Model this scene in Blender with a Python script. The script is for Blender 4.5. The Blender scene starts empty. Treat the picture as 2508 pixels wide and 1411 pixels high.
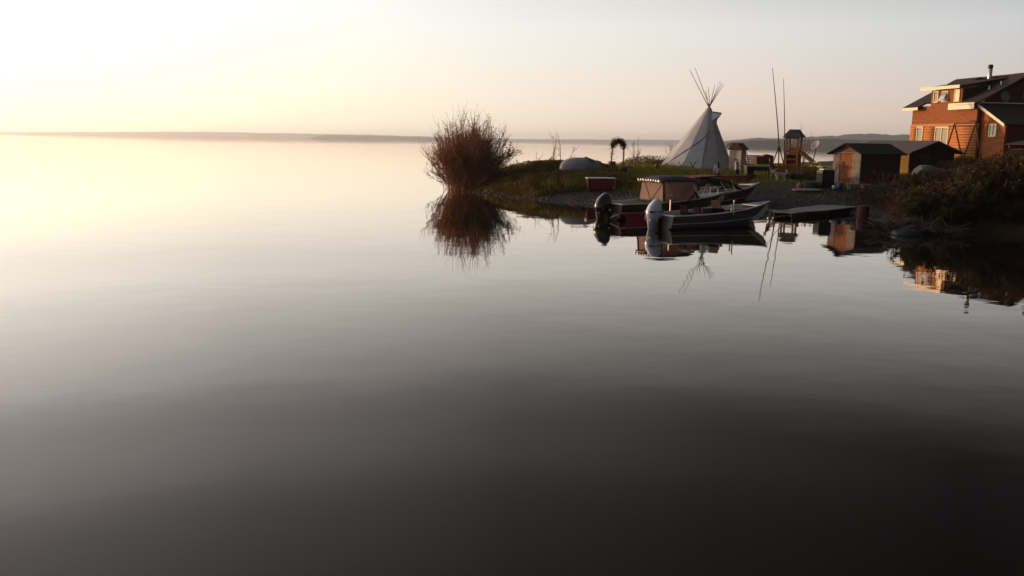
import bpy, math, random
import numpy as np
from mathutils import Vector, Matrix
R = math.radians
random.seed(7)
rng = np.random.default_rng(7)
SC = bpy.context.scene
COL = SC.collection

# ------------------------------------------------------------------ camera
FOC = 2150.0 / 2508.0            # focal length in picture widths
CAM_H = 3.5
PITCH = math.atan((705.5 - 345.0) / 2150.0)
ROLL = 0.0145
fw = Vector((0, math.cos(PITCH), -math.sin(PITCH)))
rt0 = Vector((1, 0, 0)); up0 = Vector((0, math.sin(PITCH), math.cos(PITCH)))
rt = rt0 * math.cos(ROLL) + up0 * math.sin(ROLL)
up = up0 * math.cos(ROLL) - rt0 * math.sin(ROLL)
cam_data = bpy.data.cameras.new("camera")
cam = bpy.data.objects.new("camera", cam_data); COL.objects.link(cam)
m = Matrix.Identity(4)
for i in range(3):
    m[i][0] = rt[i]; m[i][1] = up[i]; m[i][2] = -fw[i]
m[0][3], m[1][3], m[2][3] = 0, 0, CAM_H
cam.matrix_world = m
cam_data.sensor_width = 36; cam_data.lens = 36 * FOC
cam_data.clip_start = 0.1; cam_data.clip_end = 20000
SC.camera = cam

# ------------------------------------------------------------------ world, sun, exposure
SUN_AZ, SUN_EL = -60.0, 2.0      # degrees left of +Y, above the horizon
sdir = Vector((math.sin(R(SUN_AZ)) * math.cos(R(SUN_EL)), math.cos(R(SUN_AZ)) * math.cos(R(SUN_EL)), math.sin(R(SUN_EL))))
W = bpy.data.worlds.new("World"); SC.world = W; W.use_nodes = True
nt = W.node_tree; nt.nodes.clear()
def nd(t, **k):
    n = nt.nodes.new(t)
    for a, b in k.items(): setattr(n, a, b)
    return n
L = nt.links.new
out = nd('ShaderNodeOutputWorld'); bg = nd('ShaderNodeBackground'); L(bg.outputs[0], out.inputs[0])
tc = nd('ShaderNodeTexCoord'); sep = nd('ShaderNodeSeparateXYZ'); L(tc.outputs['Generated'], sep.inputs[0])
flat = nd('ShaderNodeCombineXYZ'); L(sep.outputs[0], flat.inputs[0]); L(sep.outputs[1], flat.inputs[1])
nrm = nd('ShaderNodeVectorMath', operation='NORMALIZE'); L(flat.outputs[0], nrm.inputs[0])
dot = nd('ShaderNodeVectorMath', operation='DOT_PRODUCT'); L(nrm.outputs[0], dot.inputs[0])
dot.inputs[1].default_value = (math.sin(R(SUN_AZ)), math.cos(R(SUN_AZ)), 0)
mr = nd('ShaderNodeMapRange'); mr.inputs[1].default_value = -1; mr.inputs[2].default_value = 1; L(dot.outputs['Value'], mr.inputs[0])
def ramp(stops):   # stops: (cosine of the angle from the sun, colour)
    n = nd('ShaderNodeValToRGB'); e = n.color_ramp.elements
    n.color_ramp.interpolation = 'LINEAR'
    while len(e) > 1: e.remove(e[-1])
    st = [((c + 1) / 2, col) for c, col in stops]
    e[0].position = st[0][0]; e[0].color = (*st[0][1], 1)
    for p, c in st[1:]:
        x = e.new(p); x.color = (*c, 1)
    L(mr.outputs[0], n.inputs[0]); return n
# sky colours at four elevations (horizon, 9 degrees, 28 degrees, zenith), from behind the camera round to the sun
r0 = ramp([(-1, (.055, .048, .050)), (-.3, (.10, .085, .082)), (.02, (.675, .545, .475)), (.28, (.865, .665, .55)), (.5, (.97, .83, .655)), (.73, (1.13, 1.06, .79)), (.87, (1.3, 1.33, .82)), (1, (1.7, 1.6, 1.0))])
r1 = ramp([(-1, (.045, .048, .056)), (-.3, (.09, .094, .104)), (.02, (.60, .615, .63)), (.28, (.75, .745, .73)), (.5, (.87, .86, .83)), (.73, (1.03, 1.02, .97)), (.87, (1.3, 1.29, 1.20)), (1, (1.9, 1.8, 1.65))])
r2 = ramp([(-1, (.035, .038, .045)), (-.3, (.045, .048, .053)), (.02, (.03, .030, .031)), (.28, (.20, .198, .20)), (.5, (.48, .47, .47)), (.73, (1.2, 1.16, 1.16)), (.87, (1.95, 1.87, 1.86)), (1, (2.1, 2.0, 1.95))])
r3 = ramp([(-1, (.045, .05, .062)), (0, (.06, .064, .074)), (1, (.12, .12, .13))])
def seg(a, b):
    n = nd('ShaderNodeMapRange'); n.interpolation_type = 'SMOOTHSTEP'
    n.inputs[1].default_value = a; n.inputs[2].default_value = b; L(sep.outputs[2], n.inputs[0]); return n
def mix(f, a, b):
    n = nd('ShaderNodeMix', data_type='RGBA'); L(f.outputs[0], n.inputs[0]); L(a, n.inputs[6]); L(b, n.inputs[7]); return n.outputs[2]
s01 = seg(0.0, .125); s12 = seg(.12, .31); s23 = seg(.45, .95)
s01.interpolation_type = 'LINEAR'; s12.interpolation_type = 'LINEAR'
c = mix(s23, mix(s12, mix(s01, r0.outputs[0], r1.outputs[0]), r2.outputs[0]), r3.outputs[0])
sky = nd('ShaderNodeTexSky', sky_type='NISHITA'); sky.sun_disc = False
sky.sun_elevation = R(SUN_EL); sky.sun_rotation = R(SUN_AZ)
sc_ = nd('ShaderNodeVectorMath', operation='SCALE'); L(sky.outputs[0], sc_.inputs[0]); sc_.inputs[3].default_value = .03
ad = nd('ShaderNodeVectorMath', operation='ADD'); L(c, ad.inputs[0]); L(sc_.outputs[0], ad.inputs[1])
L(ad.outputs[0], bg.inputs[0]); bg.inputs[1].default_value = 1.0
sun_l = bpy.data.lights.new("sun", 'SUN'); sun_l.energy = 5.0; sun_l.angle = R(.5); sun_l.color = (1, .56, .22)
sun = bpy.data.objects.new("sun", sun_l); COL.objects.link(sun)
sun.rotation_euler = sdir.to_track_quat('Z', 'Y').to_euler()
SC.view_settings.view_transform = 'Standard'; SC.view_settings.look = 'None'
SC.view_settings.exposure = 0; SC.view_settings.gamma = 1
SC.cycles.max_bounces = 6; SC.cycles.volume_bounces = 1; SC.cycles.transparent_max_bounces = 12

# ------------------------------------------------------------------ measuring helpers
def ray(px, py):
    return fw + rt * ((px - 1254) / 2150) + up * ((705.5 - py) / 2150)
def at(px, py, z=0.0):           # the point seen at a picture position, at height z
    r = ray(px, py); t = (z - CAM_H) / r.z
    return Vector((r.x * t, r.y * t, z))
def at_d(px, py, d):             # the point seen at a picture position, d metres out
    r = ray(px, py); t = d / r.y
    return Vector((r.x * t, d, CAM_H + r.z * t))

# ------------------------------------------------------------------ terrain shape
shore = [(-4.6, 64.5), (-3.9, 62.4), (-2, 57.9), (-.36, 55.7), (1.1, 53.3), (2.8, 51.8), (4.4, 50.4), (6, 48.8), (8.5, 47.6), (11.1, 47.3), (13.5, 47.3),
         (15.8, 47.6), (17.6, 46.8), (18.0, 44.0), (17.0, 40.5), (15.9, 36.8), (15.9, 34.9), (17.1, 35.2), (19.4, 36.3), (21.6, 35.6), (26, 33), (40, 25), (80, 10),
         (300, -100), (900, -100), (900, 900), (300, 420), (70, 150), (34, 116), (18, 100), (7, 88), (1, 76), (-3, 68)]
SH = np.array(shore)
def sdist(P):                    # signed distance to the shoreline, positive on land
    P = np.atleast_2d(P); A = SH; B = np.roll(SH, -1, 0)
    d2 = np.full(len(P), 1e18); inside = np.zeros(len(P), bool)
    for a, b in zip(A, B):
        ab = b - a; t = np.clip(((P - a) @ ab) / (ab @ ab), 0, 1)
        q = P - (a + t[:, None] * ab); d2 = np.minimum(d2, (q ** 2).sum(1))
        c_ = ((a[1] > P[:, 1]) != (b[1] > P[:, 1]))
        with np.errstate(divide='ignore', invalid='ignore'):
            xi = (b[0] - a[0]) * (P[:, 1] - a[1]) / (b[1] - a[1]) + a[0]
        inside ^= c_ & (P[:, 0] < xi)
    d = np.sqrt(d2); return np.where(inside, d, -d)
CP = np.array([(-3, 62, .45), (0, 60, .75), (4, 60, 1.0), (4, 68, 1.15), (12, 58, .9), (9, 66, 1.1), (17, 80, 1.25), (17, 68, 1.1), (21, 57, 1.0), (20, 50, .75), (20, 66, 1.2), (24, 75, 1.5),
               (28, 61, 1.6), (36, 72, 2.6), (41, 64, 2.6), (33, 56, 2.1), (27, 50, 1.7), (22, 41, 1.2), (26, 40, 1.5), (34, 40, 2.0), (18, 38, .9), (50, 60, 2.8), (30, 95, 1.4), (14, 90, 1.1), (60, 90, 2.6),
               (90, 60, 3.2), (200, 200, 4), (500, 300, 6)], float)
def vnoise(x, y, s, seed=0):
    x = np.asarray(x, float) / s; y = np.asarray(y, float) / s
    xi = np.floor(x).astype(np.int64); yi = np.floor(y).astype(np.int64); fx = x - xi; fy = y - yi
    fx = fx * fx * (3 - 2 * fx); fy = fy * fy * (3 - 2 * fy)
    def h(a, b):
        n = (a * 374761393 + b * 668265263 + seed * 982451653) & 0x7fffffff
        n = ((n ^ (n >> 13)) * 1274126177) & 0x7fffffff
        return (n & 0xffff) / 65535.0
    return (h(xi, yi) * (1 - fx) + h(xi + 1, yi) * fx) * (1 - fy) + (h(xi, yi + 1) * (1 - fx) + h(xi + 1, yi + 1) * fx) * fy - .5
def gz_np(X, Y):
    P = np.stack([X, Y], 1); d = sdist(P)
    w = 1 / (((P[:, None, :] - CP[None, :, :2]) ** 2).sum(2) + 4.0) ** 1.5
    base = (w * CP[:, 2]).sum(1) / w.sum(1)
    s = np.clip(d / 7.5, 0, 1); s = s ** .8
    rgt = np.clip((X - 17) / 3, 0, 1) * np.clip((46 - Y) / 6, 0, 1)       # the steeper bank on the right
    s2 = np.clip(d / 3.0, 0, 1) ** .7
    s = s * (1 - rgt) + s2 * rgt
    z = base * s + np.where(d > .5, vnoise(X, Y, 3.1, 1) * .12 + vnoise(X, Y, 1.1, 2) * .05, 0) * np.clip(d / 2, 0, 1)
    return np.where(d > 0, z + .01, np.maximum(d * .25, -1.5)), d
def gz(x, y): return float(gz_np(np.array([x]), np.array([y]))[0][0])

def hit(px, py):                 # where the ground is seen at a picture position
    r = ray(px, py); D_ = np.linspace(30, 130, 1600)
    X_ = r.x / r.y * D_; Z_ = CAM_H + r.z / r.y * D_; g_ = np.maximum(gz_np(X_, D_)[0], 0)
    k = int(np.argmax(Z_ <= g_)); return Vector((X_[k], D_[k], g_[k]))
# ------------------------------------------------------------------ materials
MATS = {}
def mat(name, col, col2=None, rough=.8, scale=3.0, metal=0.0, bump=0.0, bscale=20.0, spec=.3, stretch=None, translucent=0, alpha=1):
    if name in MATS: return MATS[name]
    m = bpy.data.materials.new(name); m.use_nodes = True; t = m.node_tree; b = t.nodes['Principled BSDF']
    b.inputs['Roughness'].default_value = rough; b.inputs['Metallic'].default_value = metal
    b.inputs['Specular IOR Level'].default_value = spec
    if alpha < 1: b.inputs['Alpha'].default_value = alpha
    co = t.nodes.new('ShaderNodeTexCoord'); mp = t.nodes.new('ShaderNodeMapping'); t.links.new(co.outputs['Object'], mp.inputs[0])
    if stretch: mp.inputs['Scale'].default_value = stretch
    n = t.nodes.new('ShaderNodeTexNoise'); n.inputs['Scale'].default_value = scale; n.inputs['Detail'].default_value = 5; t.links.new(mp.outputs[0], n.inputs[0])
    r = t.nodes.new('ShaderNodeValToRGB'); r.color_ramp.elements[0].position = .35; r.color_ramp.elements[1].position = .65
    if col2 is None: col2 = tuple(x * .72 for x in col)
    r.color_ramp.elements[0].color = (*col2, 1); r.color_ramp.elements[1].color = (*col, 1)
    t.links.new(n.outputs[0], r.inputs[0]); t.links.new(r.outputs[0], b.inputs['Base Color'])
    if bump:
        n2 = t.nodes.new('ShaderNodeTexNoise'); n2.inputs['Scale'].default_value = bscale; t.links.new(mp.outputs[0], n2.inputs[0])
        bp = t.nodes.new('ShaderNodeBump'); bp.inputs['Strength'].default_value = 1; bp.inputs['Distance'].default_value = bump
        t.links.new(n2.outputs[0], bp.inputs['Height']); t.links.new(bp.outputs[0], b.inputs['Normal'])
    if translucent:
        tr = t.nodes.new('ShaderNodeBsdfTranslucent'); t.links.new(r.outputs[0], tr.inputs[0])
        mx = t.nodes.new('ShaderNodeMixShader'); mx.inputs[0].default_value = translucent
        t.links.new(b.outputs[0], mx.inputs[1]); t.links.new(tr.outputs[0], mx.inputs[2])
        t.links.new(mx.outputs[0], t.nodes['Material Output'].inputs[0])
    MATS[name] = m; return m

def leaf_mat(name, a, b, tr=.35):
    return mat(name, a, b, rough=.6, scale=.9, translucent=tr, spec=.2)
M_ground = None

# ------------------------------------------------------------------ mesh helpers
class MB:
    def __init__(s): s.v = []; s.f = []
    def add(s, vs, fs):
        o = len(s.v); s.v += [tuple(v) for v in vs]; s.f += [tuple(i + o for i in f) for f in fs]; return s
    def box(s, c, d, rz=0, rx=0, ry=0):
        M = Matrix.Rotation(rz, 3, 'Z') @ Matrix.Rotation(ry, 3, 'Y') @ Matrix.Rotation(rx, 3, 'X'); c = Vector(c)
        vs = [c + M @ Vector((sx * d[0] / 2, sy * d[1] / 2, sz * d[2] / 2)) for sx in (-1, 1) for sy in (-1, 1) for sz in (-1, 1)]
        return s.add(vs, [(0, 1, 3, 2), (4, 6, 7, 5), (0, 4, 5, 1), (2, 3, 7, 6), (0, 2, 6, 4), (1, 5, 7, 3)])
    def tube(s, pts, rad, n=6, cap=True):
        pts = [Vector(p) for p in pts]
        if not hasattr(rad, '__len__'): rad = [rad] * len(pts)
        rings = []
        for i, p in enumerate(pts):
            d = (pts[min(i + 1, len(pts) - 1)] - pts[max(i - 1, 0)])
            d = d.normalized() if d.length > 1e-9 else Vector((0, 0, 1))
            a = d.cross(Vector((0, 0, 1)) if abs(d.z) < .9 else Vector((1, 0, 0))).normalized(); b = d.cross(a)
            rings.append([p + (a * math.cos(2 * math.pi * k / n) + b * math.sin(2 * math.pi * k / n)) * rad[i] for k in range(n)])
        return s.loft(rings, cap)
    def loft(s, rings, cap=True, closed=True):
        n = len(rings[0]); vs = [v for r in rings for v in r]; fs = []
        for i in range(len(rings) - 1):
            for k in range(n if closed else n - 1):
                fs.append((i * n + k, i * n + (k + 1) % n, (i + 1) * n + (k + 1) % n, (i + 1) * n + k))
        if cap and closed: fs.append(tuple(range(n))[::-1]); fs.append(tuple((len(rings) - 1) * n + k for k in range(n)))
        return s.add(vs, fs)
    def prism(s, poly, h0, h1, axis='z'):   # polygon extruded along an axis
        def P(a, b, c): return {'z': (a, b, c), 'x': (c, a, b), 'y': (a, c, b)}[axis]
        n = len(poly); vs = [P(a, b, h0) for a, b in poly] + [P(a, b, h1) for a, b in poly]
        fs = [tuple(range(n))[::-1], tuple(range(n, 2 * n))] + [(k, (k + 1) % n, n + (k + 1) % n, n + k) for k in range(n)]
        return s.add(vs, fs)
    def lathe(s, prof, c=(0, 0, 0), n=12):
        c = Vector(c)
        return s.loft([[c + Vector((r * math.cos(2 * math.pi * k / n), r * math.sin(2 * math.pi * k / n), z)) for k in range(n)] for r, z in prof])
    def slab(s, q, t):                      # a quad given thickness along its normal
        q = [Vector(p) for p in q]; nn = (q[1] - q[0]).cross(q[2] - q[0]).normalized() * t
        vs = q + [p + nn for p in q]
        k = len(q)
        return s.add(vs, [tuple(range(k))[::-1], tuple(range(k, 2 * k))] + [(i, (i + 1) % k, k + (i + 1) % k, k + i) for i in range(k)])
    def build(s, name, mt, parent=None, smooth=False, bevel=0):
        me = bpy.data.meshes.new(name); me.from_pydata([tuple(v) for v in s.v], [], s.f); me.validate(); me.update()
        import bmesh
        b = bmesh.new(); b.from_mesh(me); bmesh.ops.recalc_face_normals(b, faces=b.faces); b.to_mesh(me); b.free()
        o = bpy.data.objects.new(name, me); COL.objects.link(o)
        if mt: me.materials.append(mt)
        if smooth:
            for p in me.polygons: p.use_smooth = True
        if parent: o.parent = parent
        if bevel:
            bv = o.modifiers.new('bevel', 'BEVEL'); bv.width = bevel; bv.segments = 2; bv.limit_method = 'ANGLE'
        return o
def npmesh(name, V, F, mt, parent=None):     # many small faces at once
    me = bpy.data.meshes.new(name); V = np.asarray(V, np.float32); F = np.asarray(F, np.int32); k = F.shape[1]
    me.vertices.add(len(V)); me.vertices.foreach_set('co', V.ravel())
    me.loops.add(F.size); me.loops.foreach_set('vertex_index', F.ravel())
    me.polygons.add(len(F)); me.polygons.foreach_set('loop_start', np.arange(0, F.size, k, dtype=np.int32))
    me.update(calc_edges=True); me.validate()
    o = bpy.data.objects.new(name, me); COL.objects.link(o); me.materials.append(mt)
    if parent: o.parent = parent
    return o
def tag(o, label=None, cat=None, group=None, kind=None):
    if label: o['label'] = label
    if cat: o['category'] = cat
    if group: o['group'] = group
    if kind: o['kind'] = kind
    return o
def thing(name, label, cat, loc, rz=0, group=None):
    o = bpy.data.objects.new(name, None); COL.objects.link(o); o.location = loc; o.rotation_euler = (0, 0, rz); o.empty_display_size = .3
    return tag(o, label, cat, group)
def to_local(o, p):
    M = Matrix.Translation(o.location) @ o.rotation_euler.to_matrix().to_4x4()
    return M.inverted() @ Vector(p)

# ================================================================== SETTING
# ---- water
wm = bpy.data.materials.new("lake_water"); wm.use_nodes = True; t = wm.node_tree; b = t.nodes['Principled BSDF']
b.inputs['Base Color'].default_value = (.010, .008, .0075, 1); b.inputs['Roughness'].default_value = .015; b.inputs['IOR'].default_value = 1.333
geo = t.nodes.new('ShaderNodeNewGeometry')
def wn(scale, dist, stretch, prev=None, detail=2):
    mp = t.nodes.new('ShaderNodeMapping'); mp.inputs['Scale'].default_value = stretch; t.links.new(geo.outputs['Position'], mp.inputs[0])
    n = t.nodes.new('ShaderNodeTexNoise'); n.inputs['Scale'].default_value = scale; n.inputs['Detail'].default_value = detail; t.links.new(mp.outputs[0], n.inputs[0])
    bp = t.nodes.new('ShaderNodeBump'); bp.inputs['Strength'].default_value = 1; bp.inputs['Distance'].default_value = dist
    t.links.new(n.outputs[0], bp.inputs['Height'])
    if prev: t.links.new(prev.outputs[0], bp.inputs['Normal'])
    return bp
b1 = wn(.35, .010, (1, 1, 1)); b2 = wn(2.2, .0011, (.8, 1.2, 1), b1)
gl = t.nodes.new('ShaderNodeBsdfGlossy'); gl.inputs['Roughness'].default_value = .015; gl.inputs['Color'].default_value = (1, .94, .895, 1)
df = t.nodes.new('ShaderNodeBsdfDiffuse'); df.inputs['Color'].default_value = (.010, .008, .0075, 1)
fr = t.nodes.new('ShaderNodeFresnel'); fr.inputs['IOR'].default_value = 1.333
pw_ = t.nodes.new('ShaderNodeValToRGB'); cr_ = pw_.color_ramp; cr_.interpolation = 'CARDINAL'
for i_, (a_, v_) in enumerate([(0, 0), (.065, .021), (.125, .078), (.21, .20), (.375, .52), (.49, .69), (.64, .88), (.80, .97), (1, 1)]):
    e_ = cr_.elements[i_] if i_ < 2 else cr_.elements.new(a_)
    e_.position = a_; e_.color = (v_, v_, v_, 1)
t.links.new(fr.outputs[0], pw_.inputs[0])
for n_ in (gl, fr): t.links.new(b2.outputs[0], n_.inputs['Normal'])
mxw = t.nodes.new('ShaderNodeMixShader'); t.links.new(pw_.outputs[0], mxw.inputs[0]); t.links.new(df.outputs[0], mxw.inputs[1]); t.links.new(gl.outputs[0], mxw.inputs[2])
t.links.new(mxw.outputs[0], t.nodes['Material Output'].inputs[0]); t.nodes.remove(b)
w = MB().add([(-9000, -300, 0), (9000, -300, 0), (9000, 10200, 0), (-9000, 10200, 0)], [(0, 1, 2, 3)]).build('water', wm)
tag(w, kind='structure')

# ---- ground sheet: gravel near the water, soil and grass above
gm = bpy.data.materials.new("shore_ground"); gm.use_nodes = True; t = gm.node_tree; b = t.nodes['Principled BSDF']
b.inputs['Roughness'].default_value = .95; b.inputs['Specular IOR Level'].default_value = .15
geo = t.nodes.new('ShaderNodeNewGeometry'); sp = t.nodes.new('ShaderNodeSeparateXYZ'); t.links.new(geo.outputs['Position'], sp.inputs[0])
vor = t.nodes.new('ShaderNodeTexVoronoi'); vor.inputs['Scale'].default_value = 7; t.links.new(geo.outputs['Position'], vor.inputs[0])
gr = t.nodes.new('ShaderNodeValToRGB'); gr.color_ramp.elements[0].color = (.012, .008, .010, 1); gr.color_ramp.elements[1].color = (.042, .030, .036, 1)
t.links.new(vor.outputs['Color'], gr.inputs[0])
ns = t.nodes.new('ShaderNodeTexNoise'); ns.inputs['Scale'].default_value = .8; ns.inputs['Detail'].default_value = 6; t.links.new(geo.outputs['Position'], ns.inputs[0])
so = t.nodes.new('ShaderNodeValToRGB'); so.color_ramp.elements[0].color = (.020, .011, .006, 1); so.color_ramp.elements[1].color = (.034, .022, .008, 1)
so.color_ramp.elements[0].position = .35; so.color_ramp.elements[1].position = .62
t.links.new(ns.outputs[0], so.inputs[0])
addn = t.nodes.new('ShaderNodeMath'); addn.operation = 'MULTIPLY_ADD'; addn.inputs[1].default_value = .35; t.links.new(ns.outputs[0], addn.inputs[0]); t.links.new(sp.outputs[2], addn.inputs[2])
mk = t.nodes.new('ShaderNodeMapRange'); mk.inputs[1].default_value = .72; mk.inputs[2].default_value = .98
xr = t.nodes.new('ShaderNodeMapRange'); xr.inputs[1].default_value = 16.8; xr.inputs[2].default_value = 19.0; t.links.new(sp.outputs[0], xr.inputs[0])
ax = t.nodes.new('ShaderNodeMath'); ax.operation = 'ADD'; t.links.new(addn.outputs[0], ax.inputs[0]); t.links.new(xr.outputs[0], ax.inputs[1]); t.links.new(ax.outputs[0], mk.inputs[0])
mx = t.nodes.new('ShaderNodeMix'); mx.data_type = 'RGBA'; t.links.new(mk.outputs[0], mx.inputs[0]); t.links.new(gr.outputs[0], mx.inputs[6]); t.links.new(so.outputs[0], mx.inputs[7])
t.links.new(mx.outputs[2], b.inputs['Base Color'])
bp = t.nodes.new('ShaderNodeBump'); bp.inputs['Distance'].default_value = .05; t.links.new(vor.outputs['Distance'], bp.inputs['Height']); t.links.new(bp.outputs[0], b.inputs['Normal'])
xs = np.concatenate([np.arange(-14, 48, .5), 48 + np.cumsum(np.linspace(.6, 22, 78))])
ys = np.concatenate([-100 + np.cumsum(np.linspace(12, 1, 20))[:0], np.linspace(-120, 28, 30), np.arange(28.5, 105, .5), 105 + np.cumsum(np.linspace(.6, 22, 70))])
GX, GY = np.meshgrid(xs, ys); Z, _ = gz_np(GX.ravel(), GY.ravel())
nx, ny = len(xs), len(ys); idx = np.arange(nx * ny).reshape(ny, nx)
F = np.stack([idx[:-1, :-1].ravel(), idx[:-1, 1:].ravel(), idx[1:, 1:].ravel(), idx[1:, :-1].ravel()], 1)
g = npmesh('ground', np.stack([GX.ravel(), GY.ravel(), Z], 1), F, gm); tag(g, kind='structure')
for p in g.data.polygons: p.use_smooth = True

# ---- far shores: wooded ridges built as real hills
hm = mat('far_forest', (.045, .06, .05), (.03, .04, .035), rough=1, scale=.02, spec=0)
def ridge(name, pts, d, depth, seed):     # pts: (px, top py) along the picture, d metres out
    xs_ = []
    P = []
    for (x0, y0), (x1, y1) in zip(pts[:-1], pts[1:]):
        n = max(2, int(abs(x1 - x0) / 5))
        for k in range(n): P.append((x0 + (x1 - x0) * k / n, y0 + (y1 - y0) * k / n))
    P.append(pts[-1]); mb = MB(); rings = []
    for i, (px, py) in enumerate(P):
        top = at_d(px, py, d); hgt = max(top.z, .3) * (1 + .10 * float(vnoise(px, seed, 23, seed)) + .07 * float(vnoise(px, seed, 7, seed + 1)))
        u = Vector((top.x, d, 0)); dirn = u.normalized()
        ring = []
        for q, hh in ((-.35, -.5), (-.30, .25 * hgt), (-.15, .7 * hgt), (0, hgt), (.4, .9 * hgt), (1, .3 * hgt), (1.05, -.5)):
            v = u + dirn * depth * q; ring.append(Vector((v.x, v.y, hh)))
        rings.append(ring)
    mb.loft(rings, closed=False, cap=False)
    o = mb.build(name, hm, smooth=True); return tag(o, kind='structure')
ridge('far_hills', [(-500, 324), (-200, 326), (0, 324), (200, 323.5), (400, 322.5), (560, 324), (700, 326.5), (900, 330), (1100, 336), (1300, 341), (1500, 342), (1700, 343), (1790, 344), (1900, 346), (2000, 348)], 8500, 900, 3)
ridge('hills', [(1740, 352), (1790, 344), (1830, 340), (1860, 337), (1905, 339), (2000, 334), (2130, 327), (2230, 331), (2400, 330), (2700, 338)], 3400, 400, 13)
ridge('headland', [(752, 340.5), (775, 333.5), (800, 331), (900, 332.5), (1000, 335), (1100, 338), (1180, 341.5), (1260, 346)], 5600, 350, 5)
ridge('hills', [(1780, 350), (1830, 345), (1900, 343), (1960, 341), (2040, 340), (2110, 343), (2200, 345), (2400, 346), (2700, 350)], 1900, 250, 9)

# ---- haze: one closed box of even, pale air
hz = bpy.data.materials.new("haze_air"); hz.use_nodes = True; t = hz.node_tree; t.nodes.clear()
o_ = t.nodes.new('ShaderNodeOutputMaterial'); pv = t.nodes.new('ShaderNodeVolumePrincipled'); t.links.new(pv.outputs[0], o_.inputs['Volume'])
pv.inputs['Color'].default_value = (.85, .90, 1.0, 1); pv.inputs['Density'].default_value = .00014; pv.inputs['Anisotropy'].default_value = .55
hb = MB().box((0, 4950, 37.0), (18400, 10700, 80.0)).build('haze', hz); tag(hb, kind='stuff', label='thin pale evening haze over the lake', cat='haze')

# ================================================================== VEGETATION
def leaves(centres, size, jit=.5):
    C_ = np.asarray(centres, float); n = len(C_)
    a = rng.normal(size=(n, 3)); a /= np.linalg.norm(a, axis=1)[:, None]
    b_ = np.cross(a, rng.normal(size=(n, 3))); b_ /= np.linalg.norm(b_, axis=1)[:, None]
    s = size * (1 + jit * rng.uniform(-1, 1, n))[:, None]
    V = np.stack([C_ - a * s, C_ + b_ * s * .4, C_ + a * s, C_ - b_ * s * .4], 1).reshape(-1, 3)
    F_ = np.arange(4 * n).reshape(n, 4); return V, F_
def twigs(paths, rad):           # thin three-sided stems: paths (n,k,3), rad (n,k)
    P = np.asarray(paths, float); n, k, _ = P.shape; rad = np.asarray(rad)
    D = np.gradient(P, axis=1); D /= np.linalg.norm(D, axis=2)[..., None] + 1e-9
    A = np.cross(D, np.array([.31, .95, .05])); A /= np.linalg.norm(A, axis=2)[..., None] + 1e-9; B = np.cross(D, A)
    Vs = []
    for q in range(3):
        an = 2 * math.pi * q / 3; Vs.append(P + (A * math.cos(an) + B * math.sin(an)) * rad[..., None])
    V = np.stack(Vs, 2).reshape(-1, 3); id_ = np.arange(n * k * 3).reshape(n, k, 3); F_ = []
    for q in range(3):
        q2 = (q + 1) % 3
        F_.append(np.stack([id_[:, :-1, q], id_[:, :-1, q2], id_[:, 1:, q2], id_[:, 1:, q]], -1).reshape(-1, 4))
    return V, np.concatenate(F_)
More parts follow.
